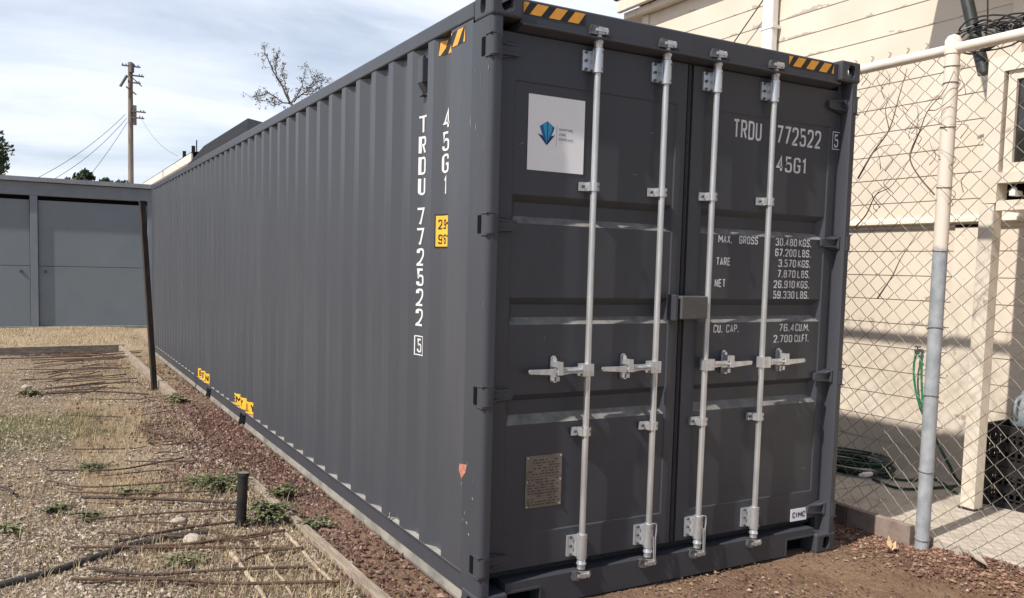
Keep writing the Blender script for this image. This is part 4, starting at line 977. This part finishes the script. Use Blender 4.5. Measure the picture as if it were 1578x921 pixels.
mb = MB(); mb.box((HX-.12, YN, 4.625), (HX+5.2, YF+.26, 4.70)); mb.extr([(HX-.20, y_, z_) for y_, z_ in ((YN, 4.70), (YF+.3, 4.70), (YF+.3, 4.84), (YN, 4.84))], (.06, 0, 0)); hob(mb, 'eave', m_trim, bevel=.006)
mb = MB(); mb.extr([(x, YN, z) for x, z in ((HX-.22, 4.85), (HX+5.3, 4.85), (HX+2.5, 6.4))], (0, YF-YN+.35, 0)); hob(mb, 'roof', m_roof)
# downpipe
mb = MB(); mb.box((HX-.115, 2.60, .15), (HX-.035, 2.735, 4.64)); dpn = hob(mb, 'downpipe', m_wht, bevel=.012)
mb = MB()
for z in (1.2, 2.9, 4.0): mb.box((HX-.12, 2.585, z), (HX-.02, 2.75, z+.03))
mb.obj('pipe_strap', m_wht, dpn)
# projecting bay on a post
BX = 3.8
mb = MB(); mb.box((BX, -.025, 2.17), (HX-.06, .085, 3.13)); mb.box((BX, YN, 3.03), (HX-.06, -.025, 3.13)); mb.box((BX, YN, 2.30), (HX-.06, -.025, 2.37)); mb.box((BX, YN, 2.12), (HX-.06, -.027, 2.185)); mb.box((BX+.12, YN, 2.185), (HX-.06, -.025, 2.30), 1)
mb.box((BX+.15, YN, 2.37), (HX-.06, -.025, 3.03), 1)
by = hob(mb, 'bay', [m_trim, m_black])
mb = MB()
for y0, y1 in ((-.10, -.045), (-1.0, -.94), (-2.0, -1.94)): mb.box((BX+.02, y0, 2.37), (BX+.07, y1, 3.03))
mb.box((BX+.022, YN, 2.97), (BX+.068, -.1, 3.03)); mb.box((BX+.022, YN, 2.37), (BX+.068, -.1, 2.43)); wf = mb.obj('window', m_trim, by)
mb = MB().box((BX+.045, YN, 2.43), (BX+.052, -.1, 2.97)); mb.obj('pane', m_glass, wf)
mb = MB().box((BX+.075, -.145, 2.43), (BX+.085, -.112, 2.97)).box((BX+.075, -.24, 2.43), (BX+.085, -.19, 2.97)); mb.obj('blind', mat('blind_fabric', (.45, .40, .33), rough=.8), wf)
for y in (-.11, -.21, -.32, -.5): mb = MB(); mb.box((BX+.03, y-.02, 2.215), (BX+.12, y+.02, 2.25)); mb.tube([(BX+.05, y, 2.25), (BX+.05, y, 2.27)], .018, 8); mb.obj('bracket', m_wht, by, bevel=.004)
mb = MB(); mb.box((BX, -.015, .083), (BX+.10, .085, 2.165)); ps = hob(mb, 'porch_post', m_trim, bevel=.004)
MB().box((BX-.008, -.023, .081), (BX+.108, .093, .095)).obj('post_shoe', m_rustpost, ps)
mb = MB(); mb.box((BX-.005, YN, 4.24), (HX-.02, .90, 4.30)); hob(mb, 'upper_eave', m_trim)
mb = MB(); mb.box((HX-.06, .25, 3.14), (HX-.02, .33, 4.23)); hob(mb, 'vertical_trim', m_trim, bevel=.004); mb = MB(); mb.box((HX-.05, -.45, 3.14), (HX-.02, -.40, 4.23)); hob(mb, 'vertical_trim', m_trim, bevel=.004)
# dark pipe and cable bundle above the bay
a = hit(1482, -40, 0, 4.0); b = hit(1512, 92, 0, 4.0); c = hit(1499, 40, 0, 4.0)
mb = MB(); mb.tube(smoothpath([a, c, b, b+Vector((0, -.03, -.1))], 14), .042, 12)
tag(mb.obj('downspout', mat('dark_green_plastic', (.018, .022, .02), (.035, .04, .036), rough=.5, scale=9), smooth=True), 'dark plastic spout slanting down above the window bay', 'spout')
mb = MB(); r = random.Random(5)
cb = hit(1540, 68, 0, 3.95)
for i in range(16):
    cc = cb+Vector((r.uniform(-.05, .05), r.uniform(-.25, .2), r.uniform(-.03, .03))); rad = r.uniform(.06, .16); ph = r.uniform(0, 6)
    mb.tube([cc+Vector((.05*math.sin(2*th+ph), rad*math.cos(th)*1.4, .085+rad*.55*math.sin(th))) for th in np.linspace(0, 6.0, 20)], .006, 6)
ck = cb+Vector((0, 0, .1)); mb.tube([hit(1522, -30, 0, 3.95), hit(1522, 30, 0, 3.95), hit(1519, 60, 0, 3.95)], .006, 6)
for i in range(3): mb.tube(smoothpath([hit(1495, 40+i*6, 0, 3.97), hit(1520, 30+i*8, 0, 3.95), hit(1550, 42+i*8, 0, 3.93), hit(1600, 62+i*3, 0, 3.93)], 12), .007, 6)
tag(mb.obj('cable_bundle', m_abs, smooth=True), 'tangled coil of black cables on top of the window bay', 'cables')
# thin service wire across the house wall
mb = MB(); mb.tube([hit(1124, 75, 0, 4.40), hit(1180, -6, 0, 4.40), hit(1195, -40, 0, 4.40)], .006, 6)
tag(mb.obj('service_wire', m_abs), 'thin dark wire slanting up the cream wall beside the white downpipe', 'wire')
# ------------------------------------------------------------------ chain-link fence
FX = 2.93
fe = root('chain_link_fence', 'tall chain-link fence with cream top rail between container and house', 'fence', loc=(FX, -.235, 0)); FO = -Vector((FX, -.235, 0))
m_postm = bpy.data.materials.new('half_painted_steel'); m_postm.use_nodes = True; t = m_postm.node_tree; p = t.nodes['Principled BSDF']; p.inputs['Roughness'].default_value = .5
g = N(t, 'ShaderNodeNewGeometry'); sp = N(t, 'ShaderNodeSeparateXYZ'); L = t.links.new; L(g.outputs['Position'], sp.inputs[0])
nn_ = N(t, 'ShaderNodeTexNoise', inp={'Scale': 14, 'Detail': 5}); L(g.outputs['Position'], nn_.inputs[0])
ma = N(t, 'ShaderNodeMath', operation='MULTIPLY_ADD', inp={1: .12}); L(nn_.outputs[0], ma.inputs[0]); L(sp.outputs[2], ma.inputs[2])
mr = N(t, 'ShaderNodeMapRange', inp={1: 1.88, 2: 1.91, 3: 0, 4: 1}); L(ma.outputs[0], mr.inputs[0])
rr_ = N(t, 'ShaderNodeValToRGB'); rr_.color_ramp.elements[0].color = (.27, .29, .31, 1); rr_.color_ramp.elements[1].color = (.40, .42, .44, 1); rr_.color_ramp.elements[0].position = .35; rr_.color_ramp.elements[1].position = .65; L(nn_.outputs[0], rr_.inputs[0])
mx2 = N(t, 'ShaderNodeMixRGB'); L(mr.outputs[0], mx2.inputs[0]); L(rr_.outputs[0], mx2.inputs[1]); mx2.inputs[2].default_value = (.74, .65, .55, 1); L(mx2.outputs[0], p.inputs['Base Color'])
m_rail = mat('cream_painted_rail', (.68, .60, .50), (.78, .70, .59), rough=.6, scale=6, c3=(.45, .42, .38), c3scale=14, c3lo=.62, c3hi=.7)
m_wire = mat('fence_wire', (.15, .135, .115), (.27, .245, .21), rough=.6, metal=.2, scale=5)
RZ = 3.0
def fob(mb, nm, m, par=None, **k):
    o = mb.obj(nm, m, par or fe, **k)
    if par is None: o.location = FO
    return o
fob(MB().tube([(FX, -3.5, RZ), (FX, -.235, RZ), (FX, 3.9, RZ)], .031, 14), 'top_rail', m_rail, smooth=True)
for y in (-3.3, -.235, 2.8):
    mb = MB(); mb.tube([(FX, y, -.1), (FX, y, RZ+.005)], .041, 18); pm = fob(mb, 'fence_post', m_postm, smooth=True)
    mb = MB(); mb.tube([(FX, y, RZ-.03), (FX, y, RZ+.05), (FX, y, RZ+.075), (FX, y, RZ+.085)], [.046, .046, .03, .004], 16); mb.obj('post_cap', m_rail, pm, smooth=True)
    mb = MB(); r = random.Random(int(y*10))
    for z in (.08, .5, .95, 1.36, 1.83, 2.2, 2.55, 2.80, 2.9):
        tilt = r.uniform(-.012, .012); mb.tube([(FX+.044*math.cos(th), y+.044*math.sin(th), z+tilt*math.sin(th+1)) for th in np.linspace(0, 6.28, 14)], .0028, 5)
    mb.obj('wire_tie', m_wire, pm)
mb = MB(); PW_, PHh = .064, .112; wr = .0021; y = -3.4; i = 0; r = random.Random(9)
zt = RZ+.03
nk = int((zt-.04)/(PHh/2))
while y < 3.9:
    pth = []
    for k_ in range(nk+1):
        s_ = 1 if ((k_+i) % 2) else -1
        pth.append((FX+.044+(.004 if s_ > 0 else -.004), y+s_*PW_/2*.98, .05+k_*PHh/2))
    for q in range(len(pth)-1):
        a = Vector(pth[q]); b = Vector(pth[q+1]); d = (b-a).normalized(); n1_ = Vector((1, 0, 0)); n2_ = d.cross(n1_)
        o = [a+n1_*wr, a+n2_*wr, a-n1_*wr, a-n2_*wr, b+n1_*wr, b+n2_*wr, b-n1_*wr, b-n2_*wr]
        mb.add(o, [(0, 1, 5, 4), (1, 2, 6, 5), (2, 3, 7, 6), (3, 0, 4, 7)])
    e = Vector(pth[-1]); mb.tube([e, e+Vector((.002, .012, .03)), e+Vector((-.002, -.006, .055)), e+Vector((0, .012, .065))], .0022, 4)
    y += PW_; i += 1
fob(mb, 'wire_mesh', m_wire, recalc=False)
# dead vine on the fence
mb = MB(); r = random.Random(33)
def vine(pts, r0):
    r0 *= 1.25; mb.tube(smoothpath([hit(a, b, 0, FX-.05-.02*r.random()) for a, b in pts], 20), [r0*(1-.7*i/20) for i in range(21)], 5)
vine([(1322, 275), (1345, 235), (1370, 200), (1385, 150), (1398, 105)], .005); vine([(1370, 200), (1365, 165), (1380, 140)], .003)
vine([(1440, 300), (1415, 270), (1402, 240), (1418, 200), (1430, 170), (1455, 140), (1470, 110)], .0045); vine([(1402, 240), (1412, 215), (1422, 198), (1445, 180)], .003)
vine([(1318, 350), (1335, 330), (1350, 300), (1375, 285), (1405, 240)], .004); vine([(1345, 235), (1360, 225), (1388, 222)], .003)
vine([(1352, 460), (1375, 425), (1390, 395), (1420, 350)], .004); vine([(1418, 200), (1400, 185), (1390, 165)], .003); vine([(1430, 170), (1450, 165), (1500, 120)], .003)
for i in range(30):
    x = r.uniform(1325, 1490); y = r.uniform(130, 330); vine([(x, y), (x+r.uniform(-14, 14), y-r.uniform(8, 22)), (x+r.uniform(-22, 22), y-r.uniform(20, 44))], .0022)
tag(mb.obj('dead_vine', mat('dry_vine', (.10, .07, .05), (.18, .13, .095), rough=.9, scale=20)), 'dry leafless vine twined through the upper fence mesh', 'vine')
# ------------------------------------------------------------------ garden things behind the fence
m_hose = mat('green_hose', (.01, .16, .06), (.02, .25, .10), rough=.4, scale=10); m_hosed = mat('dark_green_hose', (.008, .032, .022), (.018, .07, .045), rough=.45, scale=12)
tp = root('garden_tap', 'small wall tap with a looped bright green hose hanging from it', 'tap', loc=hit(1418, 540, 0, HX-.04)); T0 = Vector(tp.location)
mb = MB(); mb.tube([(.03, 0, 0), (-.06, 0, 0)], .013, 8); mb.tube([(-.05, 0, 0), (-.05, 0, -.05)], .011, 8); mb.tube([(-.035, 0, 0), (-.035, 0, .03)], .006, 6); mb.tube([(-.035, -.025, .033), (-.035, .025, .033)], .008, 6); mb.obj('valve', m_cast, tp, smooth=True)
q = [(1417, 543), (1411, 548), (1408, 570), (1411, 600), (1418, 628)]
mb = MB(); mb.tube(smoothpath([hit(a, b, 0, HX-.09)-T0 for a, b in q], 16), .009, 8)
q = [(1421, 546), (1420, 575), (1421, 605), (1422, 628)]; mb.tube(smoothpath([hit(a, b, 0, HX-.11)-T0 for a, b in q], 10), .009, 8, 0); mb.obj('hose', m_hose, tp, smooth=True)
mb = MB(); q = [hit(1418, 628, 0, HX-.09), hit(1440, 672, 0, HX-.15), hit(1462, 715, 0, HX-.25), hit(1482, 745, 2, .095), hit(1530, 752, 2, .095), hit(1560, 745, 2, .095)]
mb.tube(smoothpath(q, 24), .011, 8); tag(mb.obj('garden_hose', m_hosed, smooth=True), 'dark hose running down the wall from the tap and along the patio', 'hose')
mb = MB(); cc = hit(1322, 722, 2, .09); r = random.Random(2)
for i in range(11):
    ra = .20+.018*(i % 6); zc = .092+.02*(i//2)
    mb.tube([(cc.x-.02+ra*.9*math.cos(th)+r.uniform(-.005, .005), cc.y+.05+ra*1.25*math.sin(th), zc+.004*math.sin(3*th+i)) for th in np.linspace(0, 6.2, 26)], .010, 6)
mb.tube(smoothpath([hit(1360, 735, 2, .092), hit(1400, 740, 2, .092), hit(1440, 738, 2, .092), hit(1475, 760, 2, .092)], 14), .010, 6)
mb.tube(smoothpath([hit(1345, 738, 2, .092), hit(1385, 752, 2, .092), hit(1430, 752, 2, .092), hit(1478, 748, 2, .092)], 14), .010, 6)
hc = tag(mb.obj('hose_coil', m_hosed, smooth=True), 'coiled dark green garden hose on the patio at the foot of the wall', 'hose')
a = hit(1324, 732, 2, .17); b = hit(1343, 730, 2, .17)
mb = MB(); mb.tube([a, a.lerp(b, .3), a.lerp(b, .35), b], [.010, .014, .020, .017], 10); mb.obj('nozzle', m_wht, hc, smooth=True)
# crates
m_crate = mat('black_crate_plastic', (.010, .010, .011), (.018, .018, .019), rough=.5, scale=10)
def crate(loc, rz, label):
    t = root('milk_crate', label, 'crate', 'black milk crates on the patio', loc=loc); t.rotation_euler.z = rz; mb = MB(); w_, h_ = .165, .285; th = .012
    for s_ in (-1, 1):
        for ax in (0, 1):
            def bx_(u0, u1, z0, z1, t_=th):
                a, b = s_*w_, s_*(w_-t_)
                if ax == 0: mb.box((min(a, b), u0, z0), (max(a, b), u1, z1))
                else: mb.box((u0, min(a, b)-.0007*s_, z0), (u1, max(a, b)-.0007*s_, z1))
            e = w_ if ax == 0 else w_-th-.001
            bx_(-e, e, 0, .045); bx_(-e, e, h_-.06, h_-.03)
            bx_(-e, e, h_-.03, h_, th*1.6); bx_(-e, -e+.04, .045, h_-.06); bx_(e-.04, e, .045, h_-.06)
            for k_ in range(6): u = -e+.04+(2*e-.08)*(k_+.5)/6; bx_(u-.007, u+.007, .045, h_-.06, th*.7)
            for k_ in range(4): z = .045+(h_-.105)*(k_+.5)/4; bx_(-e+.04, e-.04, z-.006, z+.006, th*.6)
            bx_(-.055, .055, .12, .165, th*.9)
    mb.box((-w_+.012, -w_+.012, .004), (w_-.012, w_-.012, .014)); mb.obj('crate_body', m_crate, t)
cl = Vector((4.245, -.04, .08))
crate(cl, .12, 'lower of two stacked black milk crates by the cream house wall'); crate(cl+Vector((.005, .005, .289)), .08, 'upper of two stacked black milk crates, with a grey jug on top')
mb = MB(); c = cl+Vector((-.05, -.05, .5755)); prf = [(0, .0), (.075, .002), (.085, .02), (.085, .14), (.07, .19), (.03, .215), (.026, .24), (0, .24)]
vs = []; n_ = 24
for r_, z in prf:
    for k_ in range(n_): th = 2*math.pi*k_/n_; vs.append((r_*math.cos(th), r_*math.sin(th), z))
mb.add(vs, [(i*n_+k_, i*n_+(k_+1) % n_, (i+1)*n_+(k_+1) % n_, (i+1)*n_+k_) for i in range(len(prf)-1) for k_ in range(n_)])
jg = root('jug', 'grey-blue plastic jug standing on the upper black crate', 'jug', loc=c); m_jug = mat('grey_blue_plastic', (.20, .23, .25), (.28, .31, .33), rough=.5, scale=6)
mb.obj('jug_body', m_jug, jg, smooth=True); MB().tube(smoothpath([(-.06, 0, .19), (-.11, 0, .18), (-.12, 0, .10), (-.08, 0, .05)], 12), .010, 8).obj('handle', m_jug, jg, smooth=True)
# dry leaf on the mulch
p = gnd(1372, 853)+Vector((0, 0, .01)); mb = MB()
for a, l in ((.2, .08), (1.3, .10), (2.3, .07), (3.6, .05)):
    d = Vector((math.cos(a)*.7, math.sin(a)*.3, .75)).normalized(); s_ = Vector((.3, -.9, 0))*.018
    mb.extr([p, p+d*l*.5+s_, p+d*l, p+d*l*.5-s_], (.002, .002, 0))
tag(mb.obj('dry_leaf', mat('dry_leaf', (.42, .27, .15), (.55, .38, .23), rough=.8, scale=30)), 'curled dry tan leaf on the red mulch beside the kerb', 'leaf')
mb = MB(); a = gnd(1490, 862); b = gnd(1520, 885); mb.extr([a+Vector((0, 0, .05)), a.lerp(b, .5)+Vector((.03, .0, .055)), b+Vector((0, 0, .05)), a.lerp(b, .5)+Vector((-.02, 0, .05))], (0, 0, .01))
tag(mb.obj('bark_piece', m_pale), 'pale flat piece of bark on the mulch at the patio edge', 'bark')
# ------------------------------------------------------------------ distance
def leafcloud(mb, c, rad, n, ls, r, mi=2, sq=(1, 1, 1)):
    for _ in range(n):
        while True:
            d = Vector((r.uniform(-1, 1), r.uniform(-1, 1), r.uniform(-1, 1)))
            if d.length < 1: break
        p = c+Vector((d.x*rad*sq[0], d.y*rad*sq[1], d.z*rad*sq[2])); a = Vector((r.gauss(0, 1), r.gauss(0, 1), r.gauss(0, 1))).normalized(); b = a.orthogonal().normalized(); c2 = a.cross(b); l = ls*r.uniform(.6, 1.4)
        mb.add([p-b*l, p+c2*l*.5, p+b*l, p-c2*l*.5], [(0, 1, 2, 3)], r.randrange(mi))
m_tl = [mat('tree_leaf_dark', (.018, .03, .012), (.04, .06, .022), rough=.7, scale=3), mat('tree_leaf_mid', (.04, .06, .022), (.07, .095, .035), rough=.7, scale=3)]
m_bark = mat('bark', (.06, .048, .038), (.12, .095, .075), rough=.9, scale=10)
def tree(x, y, h, cr, label, n=60, ls=.12, name='tree', sq=(1, 1, 1), tr=.12, seed=1):
    t = root(name, label, 'tree', loc=(x, y, 0)); r = random.Random(seed); mb = MB()
    mb.tube([(0, 0, -.1), (.05, 0, h*.3), (0, .05, h*.6), (0, 0, h*.9)], [tr, tr*.8, tr*.5, tr*.15], 8)
    for i in range(6): a = r.uniform(0, 6.28); z = h*r.uniform(.35, .7); mb.tube([(0, 0, z), (math.cos(a)*cr*.5, math.sin(a)*cr*.5, z+cr*.35), (math.cos(a)*cr*.85, math.sin(a)*cr*.85, z+cr*.5)], [tr*.4, tr*.2, tr*.08], 6)
    mb.obj('trunk', m_bark, t, smooth=True)
    mb = MB(); cc = Vector((0, 0, h-cr*sq[2]))
    for i in range(n):
        while True:
            d = Vector((r.uniform(-1, 1), r.uniform(-1, 1), r.uniform(-1, 1)))
            if d.length < 1: break
        d = d.normalized()*d.length**.5; leafcloud(mb, cc+Vector((d.x*cr*sq[0], d.y*cr*sq[1], d.z*cr*sq[2])), cr*.24, 120, ls, r)
    mb.obj('crown', m_tl, t, recalc=False)
tree(-5.0, 30, 6.5, 1.55, 'dark dense tree rising behind the garages at the left edge', n=260, ls=.07, sq=(1.68, 1.3, 1.0), tr=.2, seed=4)
tree(.3, 34, 4.95, .7, 'low tree top showing above the garage roof left of the utility pole', n=40, ls=.06, sq=(1.7, 1, .8), seed=5)
tree(1.55, 35, 4.85, .6, 'small tree top above the garage roof touching the utility pole', n=26, ls=.06, sq=(1.6, 1, .7), seed=6)
# bare tree over the container
t = root('bare_tree', 'sparse tree with crooked branches and few leaves above the container roof', 'tree', loc=(2.9, 14, 0)); B0 = Vector((2.9, 14, 0))
mb = MB(); lm = MB(); r = random.Random(12)
def zz1(x, y, dy=0): return hit(x/2.972, y/2.972, 1, 14+dy)-B0
def br(pts, r0, r1, lv=1, dy=0):
    P = smoothpath([zz1(a, b, dy+.06*i) for i, (a, b) in enumerate(pts)], 18); P = [p+Vector((r.gauss(0, .008), r.gauss(0, .01), r.gauss(0, .008))) for p in P]
    mb.tube(P, [r0+(r1-r0)*i/18 for i in range(19)], 6)
    for i in range(4, 19):
        if r.random() < .75*lv:
            d = Vector((r.gauss(0, 1), r.gauss(0, 1), r.gauss(.2, 1))).normalized()*r.uniform(.05, .17)
            mb.tube([P[i], P[i]+d*.5+Vector((0, 0, .01)), P[i]+d], [r1*.6, r1*.45, r1*.3], 4); leafcloud(lm, P[i]+d, .055, r.randrange(6, 15), .019, r)
        if r.random() < .6*lv: leafcloud(lm, P[i], .06, r.randrange(5, 13), .019, r)
mb.tube([(0, 0, -.1), (.05, .05, 2), zz1(1400, 640), zz1(1345, 500), zz1(1330, 465)], [.14, .12, .09, .035, .025], 8)
br([(1330, 470), (1300, 410), (1265, 350), (1240, 300), (1215, 245), (1207, 200)], .022, .006, 1.0)
br([(1265, 350), (1262, 300), (1270, 260), (1275, 235)], .012, .005, 1.2, .1)
br([(1330, 470), (1310, 400), (1300, 350), (1290, 310)], .014, .005, 1, -.1)
br([(1330, 475), (1280, 460), (1230, 425), (1190, 440), (1150, 445)], .014, .005, 1.3)
br([(1310, 470), (1260, 475), (1225, 460), (1180, 462)], .010, .004, 1.2, .1)
br([(1335, 470), (1370, 420), (1390, 360), (1400, 300)], .013, .004, 1.1)
br([(1345, 465), (1385, 430), (1430, 395), (1465, 370), (1510, 362)], .015, .004, 1.3)
br([(1385, 430), (1420, 430), (1450, 410), (1470, 395)], .010, .004, 1.0, .1); br([(1420, 400), (1440, 365), (1455, 345)], .008, .004, 1.1)
mb.obj('trunk', m_bark, t, smooth='all'); lm.obj('foliage', [mat('olive_leaf', (.045, .045, .025), (.09, .085, .045), rough=.7, scale=3), mat('tan_leaf', (.15, .10, .07), (.24, .17, .12), rough=.7, scale=3)], t, recalc=False)
# utility pole and wires
up = root('utility_pole', 'tall wooden utility pole with crossarms behind the garages', 'utility pole', loc=(3.27, 50, 0)); U0 = Vector((3.27, 50, 0))
m_pole = mat('pole_wood', (.16, .13, .11), (.27, .23, .20), rough=.9, scale=3, stretch=(4, 4, .5))
mb = MB(); mb.tube([(0, 0, -.2), (0, 0, 12.7)], [.17, .13], 12); mb.obj('pole', m_pole, up, smooth=True)
for z, l, dx_ in ((12.45, .52, .05), (11.95, .42, .32), (11.55, .35, .2), (9.95, .45, .38), (9.6, .40, .34)):
    mb = MB().box((dx_-l, -.25, z-.035), (dx_+l*.9, -.15, z+.035)); ca = mb.obj('crossarm', m_pole, up)
    mb = MB()
    for u in (-.9, -.55, .3, .65): mb.tube([(dx_+u*l, -.2, z+.035), (dx_+u*l, -.2, z+.08), (dx_+u*l, -.2, z+.12)], [.02, .035, .02], 8)
    mb.obj('insulator', m_cast, ca, smooth=True)
mb = MB(); mb.tube([(.05, -.25, 12.1), (.05, -.25, 12.6)], .13, 12); mb.tube([(-.55, -.25, 11.25), (-.2, -.25, 11.9)], .08, 10); mb.obj('transformer', mat('pole_steel', (.07, .075, .08), (.13, .135, .14), rough=.6, scale=6), up, smooth=True)
mb = MB(); mb.tube([(0, -.14, 11.9), (.6, -.14, 11.4)], .03, 6); mb.obj('brace', m_pole, up); mb = MB(); mb.tube([(-.25, -.15, 11.3), (.3, -.15, 10.9)], .04, 6); mb.obj('brace', m_pole, up); mb = MB(); mb.box((.1, -.2, 9.2), (.3, -.05, 10.3)); mb.obj('cable_guard', m_pole, up)
m_wir = mat('overhead_wire', (.10, .10, .11), rough=.7)
def wire(a, b, sag, label, ya=49.9, yb=40, r_=.014):
    A = hit(*a, 1, ya); B = hit(*b, 1, yb); mb = MB(); mb.tube([A.lerp(B, i/20)-Vector((0, 0, sag*4*(i/20)*(1-i/20))) for i in range(21)], r_, 5); tag(mb.obj('overhead_wire', m_wir), label, 'wire')
wire((193, 176), (20, 291), .4, 'upper overhead wire sagging left from the utility pole'); wire((195, 182), (55, 290), .4, 'second overhead wire left of the utility pole, just under the upper one')
wire((196, 188), (120, 292), .15, 'steepest overhead wire dropping left from the utility pole'); wire((214, 176), (275, 240), .4, 'thin overhead wire dropping right from the utility pole towards the far roofs', r_=.009)
# far houses
m_fw = mat('far_white_wall', (.62, .60, .55), (.70, .68, .63), rough=.8, scale=2); m_fc = mat('far_cream_wall', (.66, .63, .57), (.72, .70, .64), rough=.8, scale=2)
fa = root('white_house', 'distant white house with long pale eave behind the container far end', 'house', loc=(5.4, 40.3, 0)); fo = -Vector((5.4, 40.3, 0))
for mb, nm, m in ((MB().box((5.5, 40.4, -.1), (11, 60, 6.45)), 'wall', m_fc), (MB().box((5.02, 40.2, 6.38), (5.1, 60.5, 6.78)).box((5.1, 40.2, 6.46), (5.6, 60.5, 6.52)), 'eave', m_fw), (MB().extr([(5.0, 40.1, 6.79), (8.2, 40.1, 7.35), (11.4, 40.1, 6.79)], (0, 20.5, 0)), 'roof', m_roof)): o = mb.obj(nm, m, fa); o.location = fo
fb = root('dark_roofed_house', 'distant house with steep dark shingle roof above the container edge', 'house', loc=(4, 30.4, 0)); fo = -Vector((4, 30.4, 0))
mb = MB().box((4.7, 25.5, -.1), (9.0, 39.8, 5.3)); o = mb.obj('wall', m_fw, fb); o.location = fo
e_ = (4.2, 24.6, 9.4, 40.2, 5.35); rz_ = 7.15
mb = MB(); mb.add([(e_[0], e_[1], e_[4]), (e_[2], e_[1], e_[4]), (e_[2], e_[3], e_[4]), (e_[0], e_[3], e_[4]), (5.6, 30.6, rz_), (5.6, 40.2, rz_)], [(0, 1, 4), (1, 2, 5, 4), (2, 3, 5), (3, 0, 4, 5), (0, 3, 2, 1)])
rf = mb.obj('roof', m_roof, fb); rf.location = fo
for q, w_, h_ in (((303, 222), .025, .5), ((298, 226), .08, .12), ((284, 234), .08, .12)):
    p = hit(*q, 0, 5.45); mb = MB(); mb.box((p.x-w_, p.y-w_, p.z-.6), (p.x+w_, p.y+w_, p.z+h_*.4)); mb.obj('roof_vent', m_blk, rf)
